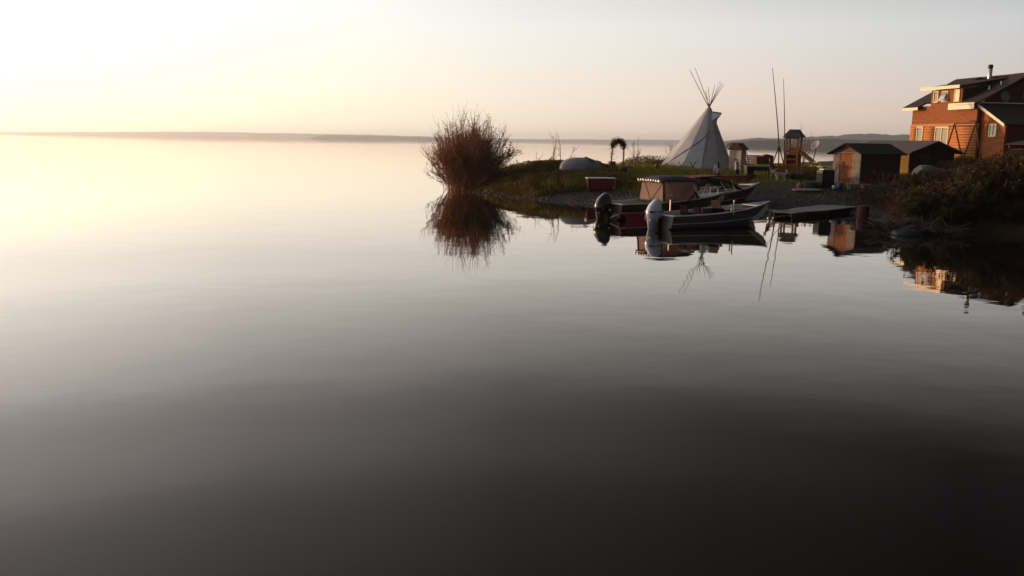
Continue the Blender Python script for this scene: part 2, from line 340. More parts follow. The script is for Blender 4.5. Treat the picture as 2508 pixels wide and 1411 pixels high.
def shrub_geo(h, spread, ns, ntw, nleaf, base=.3, rad=.022, lean=(0, 0), leafsize=.05, leaf_lo=.35, droop=.15, trad=.0055, curve=(.9, 1.5)):
    k = 7; tt = np.linspace(0, 1, k)
    th = rng.uniform(0, 2 * math.pi, ns); sp_ = spread * np.sqrt(rng.uniform(0, 1, ns)); hh = h * (1 - .50 * (sp_ / spread) ** 1.7) * rng.uniform(.66, 1.04, ns)
    bx = rng.normal(0, base, ns); by = rng.normal(0, base, ns)
    P = np.zeros((ns, k, 3))
    cv = rng.uniform(*curve, ns)[:, None]
    P[:, :, 0] = bx[:, None] + (sp_ * np.cos(th))[:, None] * tt ** cv + lean[0] * tt ** 1.5
    P[:, :, 1] = by[:, None] + (sp_ * np.sin(th))[:, None] * tt ** cv + lean[1] * tt ** 1.5
    P[:, :, 2] = hh[:, None] * (tt - droop * tt ** 3 * (sp_ / spread)[:, None])
    P[:, 1:, :] += rng.normal(0, .03 * h / 4, (ns, k - 1, 3)).cumsum(1)
    rr = rad * rng.uniform(.6, 1.3, ns)[:, None] * (1 - .8 * tt)
    V, F_ = twigs(P, rr); Vt = [V]; Ft = [F_]; tips = []
    if ntw:
        n = ns * ntw; si = np.repeat(np.arange(ns), ntw); u = rng.uniform(.25, .98, n) * (k - 1); i0 = np.minimum(u.astype(int), k - 2); fr = (u - i0)[:, None]
        O = P[si, i0] * (1 - fr) + P[si, i0 + 1] * fr; D = P[si, i0 + 1] - P[si, i0]; D /= np.linalg.norm(D, axis=1)[:, None]
        D = D + rng.normal(0, .45, (n, 3)) + np.array([0, 0, .25]); D /= np.linalg.norm(D, axis=1)[:, None]
        ln = h * rng.uniform(.08, .24, n)[:, None]; t3 = np.array([0, .5, 1.0])
        Q = O[:, None, :] + D[:, None, :] * ln[:, None, :] * t3[None, :, None]; Q[:, 1:, :] += rng.normal(0, .02, (n, 2, 3)); Q[:, 2, 2] += .12 * ln[:, 0]
        V2, F2 = twigs(Q, trad * rng.uniform(.7, 1.3, n)[:, None] * np.array([1.1, .8, .4])[None, :]); Vt.append(V2); Ft.append(F2 + len(V)); tips = Q
    LV = LF = None
    if nleaf:
        n = nleaf; src = tips if len(tips) else P
        w_ = src[:, -1, 2] > leaf_lo * h; src = src[w_] if w_.any() else src
        # clumped: leaf density follows a coarse random field so that gaps stay open
        pick = rng.integers(0, len(src), n * 3); u = rng.uniform(0, 1, n * 3)[:, None]
        C_ = src[pick, 0] * (1 - u) + src[pick, -1] * u + rng.normal(0, .05, (n * 3, 3))
        fld = vnoise(C_[:, 0] + C_[:, 2] * .7, C_[:, 1] + C_[:, 2] * .9, h * .13 + .1, 11) + .6 * vnoise(C_[:, 0] * 1.3 - C_[:, 2], C_[:, 1], h * .06 + .05, 12)
        C_ = C_[np.argsort(-fld + rng.normal(0, .25, len(fld)))[:n]]
        LV, LF = leaves(C_, leafsize)
    return np.concatenate(Vt), np.concatenate(Ft), LV, LF
def shrub(name, label, cat, x, y, h, spread, ns, ntw, nleaf, bark, leafm, z=None, group=None, **kw):
    z = gz(x, y) - .05 if z is None else z
    o = thing(name, label, cat, (x, y, z), 0, group)
    V, F_, LV, LF = shrub_geo(h, spread, ns, ntw, nleaf, **kw)
    npmesh('stems', V, F_, bark, o)
    if LV is not None: npmesh('foliage', LV, LF, leafm, o)
    return o
bark_red = mat('willow_bark', (.29, .105, .048), (.17, .055, .028), rough=.8, scale=6)
bark_grey = mat('grey_bark', (.16, .10, .075), (.09, .06, .045), rough=.9, scale=6)
leaf_ol = leaf_mat('olive_leaf', (.085, .075, .016), (.05, .038, .010))
leaf_rust = leaf_mat('rusty_leaf', (.060, .024, .008), (.030, .013, .006))
bark_bank = mat('bank_bark', (.11, .04, .024), (.06, .024, .016), rough=.9, scale=6)
leaf_br = leaf_mat('russet_willow_leaf', (.22, .105, .024), (.12, .048, .012), .5)

# the big willow at the tip of the spit
p = at(1148, 466, 0)
WB = shrub('willow_bush', 'big bushy willow growing out of the water at the tip of the spit', 'bush', p.x, p.y, 5.35, 2.4, 300, 20, 12000, bark_red, leaf_br, z=-.1, curve=(.85, 1.3), base=.6, rad=.026, leafsize=.06, leaf_lo=.30, droop=.04, trad=.010)
V, F_, LV, LF = shrub_geo(2.6, 2.45, 190, 12, 3000, base=.7, rad=.022, leafsize=.055, leaf_lo=.15, droop=.0, trad=.010, curve=(.8, 1.05))
npmesh('stems', V, F_, bark_red, WB); npmesh('foliage', LV, LF, leaf_br, WB)
V, F_, LV, LF = shrub_geo(4.5, 2.3, 70, 16, 12000, base=.5, rad=.024, leafsize=.06, leaf_lo=.5, droop=.1, trad=.009, lean=(.6, 0))
npmesh('stems', V, F_, bark_grey, WB); npmesh('foliage', LV, LF, leaf_mat('willow_green_leaf', (.17, .12, .02), (.09, .058, .012), .5), WB)

# saplings and bare twigs on the skyline
def sapling(label, px, pyt, pyb, d, spread, ns, ntw, nl, lean=(0, 0), group='thin saplings along the skyline', leafm=leaf_ol):
    top = at_d(px, pyt, d); x = top.x; z = gz(x, d); h = (top.z - z) * 1.18
    return shrub('sapling', label, 'sapling', x, d, h, spread, ns, ntw, nl, bark_grey, leafm, group=group, base=.12, rad=.032, lean=lean, leafsize=.05, trad=.013)
sapling('tall thin sapling behind the brush, left of the grey tarp dome', 1356, 334, 395, 68, .35, 4, 7, 60)
sapling('leaning bare sapling just left of the grey tarp dome', 1380, 344, 395, 67, .9, 5, 6, 60)
sapling('low arching twig between the willow and the tarp dome', 1285, 350, 400, 64, 1.4, 4, 6, 60, lean=(1.0, 0))
sapling('pale thin sapling right of the leafy garden arch', 1560, 343, 390, 74, .4, 6, 6, 30)
sapling('faint bare shrub left of the canvas tipi', 1645, 344, 385, 84, .7, 9, 6, 30)
sapling('bare twiggy shrub rising behind the play tower', 1948, 318, 390, 92, .8, 9, 9, 60)
sapling('bare brown sapling between the play tower and the dish', 1972, 318, 390, 90, 1.3, 10, 9, 60)

# brush and grass (uncountable)
def scatter(n, fn, x0, x1, y0, y1):
    X = rng.uniform(x0, x1, n); Y = rng.uniform(y0, y1, n); Zz, D = gz_np(X, Y); k = rng.uniform(0, 1, n) < fn(X, Y, Zz, D)
    return X[k], Y[k], Zz[k], D[k]
def blades(X, Y, Zz, H, wd, name, mt, label=None, cat=None):
    n = len(X); th = rng.uniform(0, 2 * math.pi, n); ln = rng.normal(0, .25, (n, 2)) * H[:, None]
    a = np.stack([np.cos(th) * wd, np.sin(th) * wd, np.zeros(n)], 1); B = np.stack([X, Y, Zz - .03], 1)
    T = B + np.stack([ln[:, 0], ln[:, 1], H], 1); Mi = B * .45 + T * .55 - np.stack([ln[:, 0], ln[:, 1], np.zeros(n)], 1) * .15
    V = np.stack([B - a, B + a, Mi + a * .7, T, Mi - a * .7], 1).reshape(-1, 3); F_ = np.arange(5 * n).reshape(n, 5)
    return tag(npmesh(name, V, F_, mt), label, cat, kind='stuff')
LAWN = lambda X, Y: (X > 17) & (X < 34) & (Y > 66) & (Y < 95)
X, Y, Zz, D = scatter(150000, lambda X, Y, Z, D: np.where(Z > .5, 1, .0) * np.clip((D - np.clip(.6 + (X - .5), .6, 3.2)) / 1.5 + vnoise(X, Y, 1.2, 21), 0, 1) * np.where((X > 14) & (X < 24) & (Y < 57), .12, 1), -5, 44, 38, 96)
H = rng.uniform(.08, .26, len(X)) * np.where(X < 9, 1.6, 1)
grass_m = leaf_mat('grass_blade', (.20, .195, .018), (.11, .085, .012), .45)
blades(X, Y, Zz, H, .018, 'grass', grass_m, 'olive evening grass covering the spit and the yard', 'grass')
# weeds and low brush heaped along the left bank
def brush_density(X, Y, Z, D):
    off = np.clip(.25 + (X - 1.2) * .85, .25, 4.2)
    band = np.clip((D - off) / .8, 0, 1) * np.clip((np.where(Y > 82, 19, 15) - X) / 3, 0, 1) * np.where(X > -3.2, 1, 0)
    return band * np.clip(.75 + 1.2 * vnoise(X, Y, 2.3, 31), .4, 1)
A_ = scatter(330000, brush_density, -4, 19, 52, 92); B_ = scatter(260000, brush_density, -3.5, 9, 53, 68)
X, Y, Zz, D = [np.concatenate(q) for q in zip(A_, B_)]
q_ = np.clip((X - .8) / 3.0, 0, 1); hm_ = 1.12 * (1 - q_) + q_ * (.62 + .33 * np.clip((Y - 62.5) / 2, 0, 1)); hm_ = np.where(Y < 80, hm_ + (.28 - hm_) * np.clip((X - 6.5) / 2, 0, 1), hm_)
env = 1.1 * hm_ * np.clip((D - np.clip(-.1 + (X - 1.2) * .8, -.1, 3.8)) / 2.0, .15, 1) * (.55 + .55 * (vnoise(X, Y, 2.8, 41) + .5) + .25 * vnoise(X, Y, .9, 42))
U = rng.uniform(0, 1, len(X)) ** .55
LV, LF = leaves(np.stack([X, Y, Zz + U * env * 1.0], 1), .066)
tag(npmesh('brush', LV, LF, leaf_mat('brush_leaf', (.145, .105, .013), (.06, .036, .008), .45)), 'low tangled brush and weeds along the left bank', 'brush', kind='stuff')

X, Y, Zz, D = scatter(60000, brush_density, -4, 16, 53, 90)
q_ = np.clip((X - .8) / 3.0, 0, 1); hm_ = .9 * (1 - q_) + q_ * .5; hm_ = np.where((X > 6.5) & (Y < 80), .1, hm_) * np.clip((D - .2) / 2, .1, 1)
blades(X, Y, Zz + hm_ * .5, rng.uniform(.18, .55, len(X)) * (1 + vnoise(X, Y, .8, 88)), .017, 'tall_grass', grass_m, 'tall spiky grass standing out of the brush on the spit', 'grass')

# ================================================================== BUILDINGS
cream = mat('cream_paint', (.80, .70, .52), (.70, .60, .44), rough=.6, scale=4)
glass = bpy.data.materials.new('window_glass'); glass.use_nodes = True
gb = glass.node_tree.nodes['Principled BSDF']; gb.inputs['Base Color'].default_value = (.22, .19, .13, 1); gb.inputs['Roughness'].default_value = .06; gb.inputs['Specular IOR Level'].default_value = .9
def plank_mat(name, c1, c2, pitch, rough=.75, axis=2, bump=.02):
    if name in MATS: return MATS[name]
    m = mat(name, c1, c2, rough=rough, scale=1.6, stretch=(1, 1, 9) if axis == 2 else (9, 9, 1)); t = m.node_tree; b = t.nodes['Principled BSDF']
    co = t.nodes.new('ShaderNodeTexCoord'); sp = t.nodes.new('ShaderNodeSeparateXYZ'); t.links.new(co.outputs['Object'], sp.inputs[0])
    q = t.nodes.new('ShaderNodeMath'); q.operation = 'MULTIPLY'; q.inputs[1].default_value = 1 / pitch
    if axis == 2: t.links.new(sp.outputs[2], q.inputs[0])
    else:
        ad_ = t.nodes.new('ShaderNodeMath'); ad_.operation = 'ADD'; t.links.new(sp.outputs[0], ad_.inputs[0]); t.links.new(sp.outputs[1], ad_.inputs[1]); t.links.new(ad_.outputs[0], q.inputs[0])
    fr = t.nodes.new('ShaderNodeMath'); fr.operation = 'FRACT'; t.links.new(q.outputs[0], fr.inputs[0])
    bp = t.nodes.new('ShaderNodeBump'); bp.inputs['Distance'].default_value = bump; t.links.new(fr.outputs[0], bp.inputs['Height']); t.links.new(bp.outputs[0], b.inputs['Normal'])
    return m
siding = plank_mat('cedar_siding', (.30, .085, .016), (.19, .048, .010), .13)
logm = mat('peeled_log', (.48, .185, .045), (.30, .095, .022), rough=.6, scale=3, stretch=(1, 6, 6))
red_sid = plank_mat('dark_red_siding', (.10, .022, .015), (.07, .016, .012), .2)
roofm = mat('brown_shingle', (.040, .026, .026), (.024, .016, .017), rough=.9, scale=5, bump=.02, bscale=12)
metal = mat('galvanised', (.62, .58, .54), (.45, .42, .40), rough=.35, metal=.6)
blk = mat('black_plastic', (.015, .014, .015), (.010, .010, .011), rough=.5)

def window(parent, c, w_, h_, y, frame=.07, panes=1):     # on a wall facing -y; c = (x, z) centre
    f = MB(); x, z = c
    f.box((x - w_ / 2, y, z), (frame, .10, h_ + frame)); f.box((x + w_ / 2, y, z), (frame, .10, h_ + frame))
    f.box((x, y, z + h_ / 2), (w_ - frame, .10, frame)); f.box((x, y, z - h_ / 2), (w_ - frame, .12, frame))
    for k in range(1, panes): f.box((x - w_ / 2 + w_ * k / panes, y, z), (frame * .8, .09, h_ - frame))
    wn_ = f.build('window', cream, parent)
    g_ = MB().box((x, y + .015, z), (w_ - frame, .03, h_ - frame)).build('pane', glass, wn_)
    return wn_
hl = at_d(2233, 303, 78); hl.z = 2.55; hr_ = at_d(2391, 301, 70); hrz = math.atan2(hr_.y - hl.y, hr_.x - hl.x)
H_ = thing('log_house', 'orange log house with brown roof and dormer on the rise at the right edge', 'house', hl, hrz)
LEN, DEP, EAV, RDG = 8.14, 9.0, 4.35, 6.68
# walls (siding storey, one piece with the wall dormer), the rear and the red gable
MB().prism([(0, 2.85), (LEN, 2.85), (LEN, EAV), (6.2, EAV), (6.2, 5.62), (2.37, 5.62), (2.37, EAV), (0, EAV)], 0, .22, 'y').build('wall', siding, H_)
MB().prism([(.0, 2.7), (LEN, 2.7), (LEN, 2.85), (0, 2.85)], -.05, .2, 'y').build('belt_board', logm, H_)
lw = MB()
for k in range(13):
    z = .12 + k * .214; holes = []
    if 1.15 < z < 2.62: holes.append((.78, 1.70))
    if .95 < z < 2.60: holes.append((3.2, 5.0))
    a = -.15
    for h0, h1 in holes + [(LEN + .15, None)]:
        lw.tube([(a, .10, z), (h0, .10, z)], .118, 10); a = h1
lw.build('log_wall', logm, H_, smooth=True)
MB().box((LEN / 2, .13, 1.35), (LEN - .1, .06, 2.69)).build('wall', siding, H_)
MB().box((.1, DEP / 2, 2.2), (.2, DEP - .5, 4.3)).build('wall', siding, H_)
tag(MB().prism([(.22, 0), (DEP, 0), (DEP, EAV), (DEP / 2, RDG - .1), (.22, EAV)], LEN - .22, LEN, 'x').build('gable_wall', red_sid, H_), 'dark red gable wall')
MB().box((LEN / 2, DEP, 2.2), (LEN - .5, .2, 4.3)).build('wall', siding, H_)
window(H_, (1.24, 1.95), .78, 1.35, .0); window(H_, (4.12, 1.80), 1.62, 1.55, .0, panes=2)
window(H_, (3.03, 5.08), .55, .88, -.04)
wo = window(H_, (4.15, 5.05), .70, .80, -.04)
cs = MB().box((0, 0, 0), (.62, .04, .78), rx=R(-28)); cs = cs.build('casement', mat('sky_pane', (.35, .36, .42), (.3, .3, .36), rough=.1, spec=.8), wo); cs.location = (4.15, -.26, 5.02)
w3 = window(H_, (5.65, 5.06), .58, .90, -.04); MB().box((5.65, -.045, 5.06), (.5, .02, .82)).build('bright_sheet', cream, w3)  # cream sheet over the glass; the window's brightness is put into its colour
# roof
sl = (RDG - EAV) / (DEP / 2)
def zr(y): return EAV + .06 + sl * y
rf = MB()
OH, OX = .5, .7
rf.slab([(-OX, -OH, zr(-OH)), (1.44, -OH, zr(-OH)), (1.44, DEP / 2, zr(DEP / 2)), (-OX, DEP / 2, zr(DEP / 2))], .14)
rf.slab([(6.25, -OH, zr(-OH)), (LEN + OX - .45, -OH, zr(-OH)), (LEN + OX - .45, DEP / 2, zr(DEP / 2)), (6.25, DEP / 2, zr(DEP / 2))], .14)
rf.slab([(1.44, .25, zr(.25)), (2.37, .25, zr(.25)), (2.37, DEP / 2, zr(DEP / 2)), (1.44, DEP / 2, zr(DEP / 2))], .14)
rf.slab([(-OX, DEP / 2, zr(DEP / 2)), (LEN + OX - .45, DEP / 2, zr(DEP / 2)), (LEN + OX - .45, DEP + OH, zr(-OH)), (-OX, DEP + OH, zr(-OH))], .14)
# dormer roof
rf.slab([(1.50, -.45, 5.68), (6.45, -.45, 5.68), (6.45, DEP / 2 - .5, 6.46), (1.50, DEP / 2 - .5, 6.46)], .12)
rfo = rf.build('roof', roofm, H_)
fa = MB(); fa.box(((1.44 - OX) / 2, -OH - .03, zr(-OH) + .0), (1.44 + OX, .05, .26)); fa.build('fascia', cream, H_)
MB().box(((5.35 + LEN + .25) / 2, -OH - .03, zr(-OH) + .02), (LEN + .25 - 5.35, .05, .50)).build('fascia', cream, H_)
MB().box(((1.50 + 6.45) / 2, -.48, 5.74), (4.95, .05, .26)).build('fascia', cream, H_)
MB().prism([(-.45, 5.62), (.9, 5.62), (.9, 5.9)], 6.2, 6.3, 'x').build('dormer_cheek', siding, H_)
MB().prism([(.2, EAV), (DEP / 2 - .6, EAV + 1.85), (2.8, 6.0), (.2, 5.6)], 6.1, 6.2, 'x').build('dormer_cheek', roofm, H_)
MB().prism([(.2, EAV), (DEP / 2 - .6, EAV + 1.85), (2.8, 6.0), (.2, 5.6)], 2.37, 2.47, 'x').build('dormer_cheek', siding, H_)
ch = MB().lathe([(.17, 6.0), (.17, 7.45)], (3.85, 4.15, 0)).build('stovepipe', metal, rfo, smooth=True)
MB().lathe([(.19, 7.452), (.20, 7.5), (.20, 7.68), (.15, 7.75)], (3.85, 4.15, 0)).build('pipe_cap', blk, rfo)
MB().lathe([(.26, 6.1), (.26, 6.5), (.19, 6.6)], (3.85, 4.15, 0)).build('pipe_flashing', blk, rfo)
for vx, vy in ((5.9 + .9, 1.9), (7.2, 2.6)): MB().tube([(vx, vy, zr(vy)), (vx, vy, zr(vy) + .4)], .05, 8).build('vent_pipe', metal, rfo)
# lean-to addition on the near end
ad0, ad1, ay = LEN + .01, 10.86, .4
MB().prism([(ad0, 0), (ad1, 0), (ad1, 2.72), (ad0, 4.05)], ay, ay + .2, 'y').build('wall', siding, H_)
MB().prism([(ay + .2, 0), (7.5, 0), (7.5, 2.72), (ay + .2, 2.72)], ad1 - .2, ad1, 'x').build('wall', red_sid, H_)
MB().slab([(ad0 + .02, ay - .35, 4.2), (ad1 + .35, ay - .35, 2.62), (ad1 + .35, 7.8, 2.62), (ad0 + .02, 7.8, 4.2)], .10).build('lean_to_roof', roofm, H_)
MB().slab([(ad0 - .1, ay - .40, 4.14), (ad1 + .36, ay - .40, 2.52), (ad1 + .36, ay - .40, 2.74), (ad0 - .1, ay - .40, 4.38)], .045).build('rake_board', cream, H_)
window(H_, (9.6, 2.28), .74, .90, ay - .04, panes=2)
MB().box((9.12, ay - .05, 2.28), (.14, .06, .95)).build('shutter', red_sid, H_)
MB().box((LEN + .02, 4.3, 5.15), (.06, .8, .75)).build('window', mat('pale_pane', (.16, .18, .2), rough=.2, spec=.8), H_)
MB().box((LEN + .06, DEP / 2, 4.42), (.08, DEP, .07)).build('trim_board', cream, H_)
ds = MB(); rgs = []
for rr_, dz in ((.02, 0), (.22, .03), (.38, .09), (.46, .14), (.45, .155), (.36, .11), (.2, .05), (.02, .02)):
    rgs.append([(dz, rr_ * math.cos(a * math.pi / 8), rr_ * .92 * math.sin(a * math.pi / 8)) for a in range(16)])
ds.loft(rgs)
dgrey = mat('dish_grey', (.14, .15, .16), (.11, .12, .13), rough=.5)
d_o = ds.build('satellite_dish', dgrey, H_, smooth=True); d_o.location = (LEN + .25, 2.0, 4.85); d_o.rotation_euler = (0, R(-12), R(10))
MB().tube([(LEN, 2.0, 4.6), (LEN + .28, 2.0, 4.8)], .03, 6).build('dish_arm', blk, H_)

# A-frame swing stand in front of the log wall
a0 = at_d(2338, 303, 68); a1 = at_d(2390, 301, 64.0)
sw = thing('swing_stand', 'bare wooden A-frame swing stand before the log house wall', 'swing', (a0.x, a0.y, gz(a0.x, a0.y)))
polem = mat('dark_pole_wood', (.10, .045, .025), (.06, .03, .018), rough=.9)
def seg_(name, p, q, r, mt, par, n=7): return MB().tube([to_local(par, p), to_local(par, q)], r, n).build(name, mt, par)
seg_('crossbar', a0, a1, .06, polem, sw)
seg_('leg', a0, at_d(2316, 372, 68.6), .055, polem, sw); seg_('leg', a0, at_d(2356, 388, 67), .055, polem, sw)
seg_('leg', a1, at_d(2360, 386, 64.4), .055, polem, sw); seg_('leg', a1, at_d(2402, 386, 63.3), .055, polem, sw)

# wood stack and shelter corner at the far right
p = at_d(2492, 388, 62); wr = thing('firewood_rack', 'lit stack of split firewood under a low roof at the right edge', 'firewood', (p.x - .1, p.y, gz(p.x, p.y)), hrz)
fw_m = mat('split_wood', (.42, .19, .07), (.18, .07, .03), rough=.9, scale=4)
mbw = MB()
for i in range(12):
    for k in range(8):
        mbw.tube([(i * .2 - .3 + (k % 2) * .1, random.uniform(-.1, .0), .1 + k * .17), (i * .2 - .3 + (k % 2) * .1, .5, .1 + k * .17)], random.uniform(.075, .1), 5)
mbw.build('log_stack', fw_m, wr)
MB().slab([(-.7, -.4, 1.62), (2.4, -.4, 1.62), (2.4, .9, 1.85), (-.7, .9, 1.85)], .06).build('roof', roofm, wr)
for xx in (-.55, 2.3): MB().box((xx, -.15, .8), (.12, .12, 1.62)).build('post', polem, wr)

# ---- garden shed with the door
sx0 = at_d(2069, 455, 57.0); sg = gz(sx0.x, sx0.y)
S1 = thing('garden_shed', 'small shed with white corner boards and orange plank door beside the beach', 'shed', (sx0.x, sx0.y, sg - .05), math.atan2(.5, .87) - math.pi / 2)
# local: front faces -y, long axis +y
whp = mat('weathered_white', (.22, .17, .15), (.13, .10, .09), rough=.8, scale=3)
shed_side = plank_mat('shed_dark_board', (.075, .032, .026), (.05, .024, .02), .18, axis=0)
doorm = plank_mat('orange_door_board', (.18, .046, .007), (.11, .028, .005), .14, axis=0)
wS, lS, hS = 2.15, 3.8, 2.1
MB().prism([(-wS / 2, 0), (-.55, 0), (-.55, 2.0), (.42, 2.0), (.42, 0), (wS / 2, 0), (wS / 2, hS), (-wS / 2, hS)], 0, .1, 'y').build('front_wall', whp, S1)
MB().prism([(-wS / 2, hS), (wS / 2, hS), (0, hS + .52)], .003, .1, 'y').build('gable', mat('gable_brown', (.16, .06, .025), (.11, .04, .02)), S1)
dr = MB().box((-.065, .045, 1.0), (.94, .05, 1.98)).build('door', doorm, S1)
MB().box((.33, .0, 1.15), (.04, .06, .16)).build('handle', blk, dr)
MB().box((-.065, -.01, 2.02), (1.1, .05, .07)).build('door_frame', shed_side, S1)
for zz in (.35, 1.6): MB().box((-.065, .012, zz), (.9, .03, .11)).build('batten', shed_side if zz < 1 else doorm, dr)
for zz in (.4, 1.65): MB().box((-.50, -.008, zz), (.14, .02, .05)).build('hinge', blk, dr)
for sgn in (-1, 1): MB().box((sgn * (wS / 2 - .04), lS / 2 + .05, hS / 2), (.08, lS - .1, hS)).build('side_wall', shed_side, S1)
MB().prism([(-wS / 2, 0), (wS / 2, 0), (wS / 2, hS), (0, hS + .52), (-wS / 2, hS)], lS, lS + .08, 'y').build('rear_wall', shed_side, S1)
sr = MB(); e = .32; kk = .52 / (wS / 2)
sr.slab([(0, -.3, hS + .58), (wS / 2 + e, -.3, hS + .58 - kk * (wS / 2 + e)), (wS / 2 + e, lS + .3, hS + .58 - kk * (wS / 2 + e)), (0, lS + .3, hS + .58)], -.07)
sr.slab([(0, -.3, hS + .58), (0, lS + .3, hS + .58), (-wS / 2 - e, lS + .3, hS + .58 - kk * (wS / 2 + e)), (-wS / 2 - e, -.3, hS + .58 - kk * (wS / 2 + e))], -.07)
tar = mat('tar_roof', (.012, .011, .012), (.008, .008, .009), rough=.95, scale=5)
sr.build('roof', tar, S1)

# ---- second shed with the yellow wall
b0 = at_d(2223, 425, 61.0)
S2 = thing('storage_shed', 'second shed with grey roof, yellow side wall and dark red gable behind the garden shed', 'shed', (b0.x, b0.y, 1.5), math.atan2(.45, .9))
# local: gable wall along +x, side wall along +y (going away)
wB, lB, hB = 4.6, 5.0, 1.66
yel = mat('mustard_board', (.22, .14, .02), (.17, .10, .018), rough=.85, scale=2)
MB().box((.04, lB / 2, hB / 2), (.08, lB, hB)).build('yellow_wall', yel, S2)
MB().box((wB - .04, lB / 2, hB / 2), (.08, lB, hB)).build('side_wall', red_sid, S2)
MB().prism([(0.08, 0), (wB - .08, 0), (wB - .08, hB), (wB / 2, hB + .62), (0.08, hB)], 0, .1, 'y').build('gable_wall', mat('gable_red', (.075, .010, .009), (.03, .012, .010)), S2)
r2_ = MB(); kk = .68 / (wB / 2)
r2_.slab([(wB / 2, -.45, hB + .76), (wB / 2, lB + .3, hB + .76), (-.4, lB + .3, hB + .76 - kk * (wB / 2 + .4)), (-.4, -.45, hB + .76 - kk * (wB / 2 + .4))], -.08)
r2_.slab([(wB / 2, -.45, hB + .76), (wB + .5, -.45, hB + .76 - kk * (wB / 2 + .5)), (wB + .5, lB + .3, hB + .76 - kk * (wB / 2 + .5)), (wB / 2, lB + .3, hB + .76)], -.08)
r2_.build('roof', mat('grey_roofing', (.11, .085, .09), (.085, .065, .07), rough=.8, scale=3), S2)
MB().box((1.5, -.06, .75), (.9, .06, 1.45)).build('door', shed_side, S2)

# ---- outhouse beyond the person
p = at_d(1806, 402, 76); OHs = thing('outhouse', 'small pale outhouse with dark pitched roof right of the tipi', 'outhouse', (p.x, p.y, gz(p.x, p.y)), R(-38))
MB().box((0, 0, .85), (1.05, 1.0, 1.7)).build('cabin', mat('outhouse_white', (.62, .50, .42), (.5, .4, .34), rough=.8), OHs)
MB().box((-.3, -.52, .85), (.5, .03, 1.5)).build('door', mat('outhouse_door', (.3, .25, .24), (.25, .2, .2)), OHs)
MB().prism([(-.75, 1.66), (.75, 1.66), (.12, 2.25), (-.12, 2.25)], -.7, .7, 'y').build('roof', mat('outhouse_roof', (.07, .035, .025), (.05, .025, .02)), OHs)
# hoop frame beside it
p = at_d(1800, 385, 79); hf = thing('hoop_frame', 'bare bent-pole hoop frame arching over behind the outhouse', 'frame', (p.x, p.y, gz(p.x, p.y)))
for k, (r_, yy, cx_) in enumerate(((1.15, 0, -.1), (1.15, .9, .35), (1.0, 1.6, .1))):
    MB().tube([(cx_ + r_ * math.cos(a), yy, 2.2 * math.sin(a) + .05) for a in np.linspace(0, math.pi, 15)], .028, 6).build('hoop', polem, hf)

# ================================================================== TIPI
TD = 80.0
tb = at_d(1704, 412, TD); tz = gz(tb.x, tb.y)
apex = at_d(1737, 264, TD)
TP = thing('tipi', 'tall white canvas tipi with bare crossed poles standing on the grass', 'tipi', (tb.x, tb.y, tz))
ap = to_local(TP, apex); Rt = 3.38
canv = mat('tipi_canvas', (.40, .40, .43), (.34, .34, .37), rough=.85, scale=1.2, translucent=.05)
rings = []; NS = 12
def tring(f, n=60):
    rg = []
    for k in range(n):
        ph = (k % (n // NS)) / (n // NS); a = 2 * math.pi * k / n + R(236)
        rr_ = Rt * (.45 + .55 * math.cos(math.pi / NS) / math.cos((ph - .5) * 2 * math.pi / NS)) * (1 - .006 * math.sin(math.pi * ph))
        bx_, by_ = rr_ * math.cos(a), rr_ * math.sin(a)
        rg.append(Vector((bx_ * (1 - f) + ap.x * f + .16 * f * math.cos(a), by_ * (1 - f) + ap.y * f + .16 * f * math.sin(a), ap.z * f + .02)))
    return rg
for f in (0, .12, .25, .4, .55, .7, .85, .95, 1.0): rings.append(tring(f))
mbt = MB(); mbt.loft(rings, cap=False); cv = mbt.build('canvas_cover', canv, TP)
# smoke flaps
fl = MB()
A_ = ap * .985 + Vector((.12, -.30, 0))
def tl(px, py, dd): return to_local(TP, at_d(px, py, dd))
fl.slab([tl(1742, 275, 79.6), tl(1768, 279, 79.0), tl(1757, 292, 79.2), tl(1753, 313, 79.4), tl(1744, 318, 79.3), tl(1738, 300, 79.2)], .03)
fl.build('smoke_flap', canv, TP)
MB().slab([tl(1740, 272, 80.4), tl(1768, 276, 80.8), tl(1764, 283, 80.7), tl(1742, 280, 80.4)], .03).build('smoke_flap', mat('flap_painted_shade', (.25, .2, .18)), TP)  # darker cloth: this flap's shade is put into its colour
ropem = mat('rope', (.10, .08, .08))
# the diagonal rope lies on the cover
def on_cone(px, py):
    r = ray(px, py); lo = None; prev = None
    for d in np.linspace(76, 80.5, 400):
        q = to_local(TP, Vector((r.x * d / r.y, d, CAM_H + r.z * d / r.y))); f = q.z / ap.z
        c0 = Vector((ap.x * f, ap.y * f)); rr_ = Rt * (1 - f) + .16 * f
        if (Vector((q.x, q.y)) - c0).length < rr_ + .012: return q
    return q
MB().tube([on_cone(*p_) for p_ in ((1738, 322), (1728, 334), (1715, 345), (1702, 354), (1690, 362), (1674, 372), (1655, 385), (1640, 396), (1628, 406))], .028, 6).build('rope', ropem, TP)
MB().tube([on_cone(1720, 410 - 4), on_cone(1736, 330)], .012, 5).build('lacing_seam', ropem, TP)
tips = [(1689, 171), (1702, 166), (1735, 213), (1751, 208), (1764, 199), (1768, 203), (1773, 206), (1758, 213), (1729, 222)]
tipwood = mat('tipi_pole_wood', (.14, .09, .06), (.09, .06, .045), rough=.9)
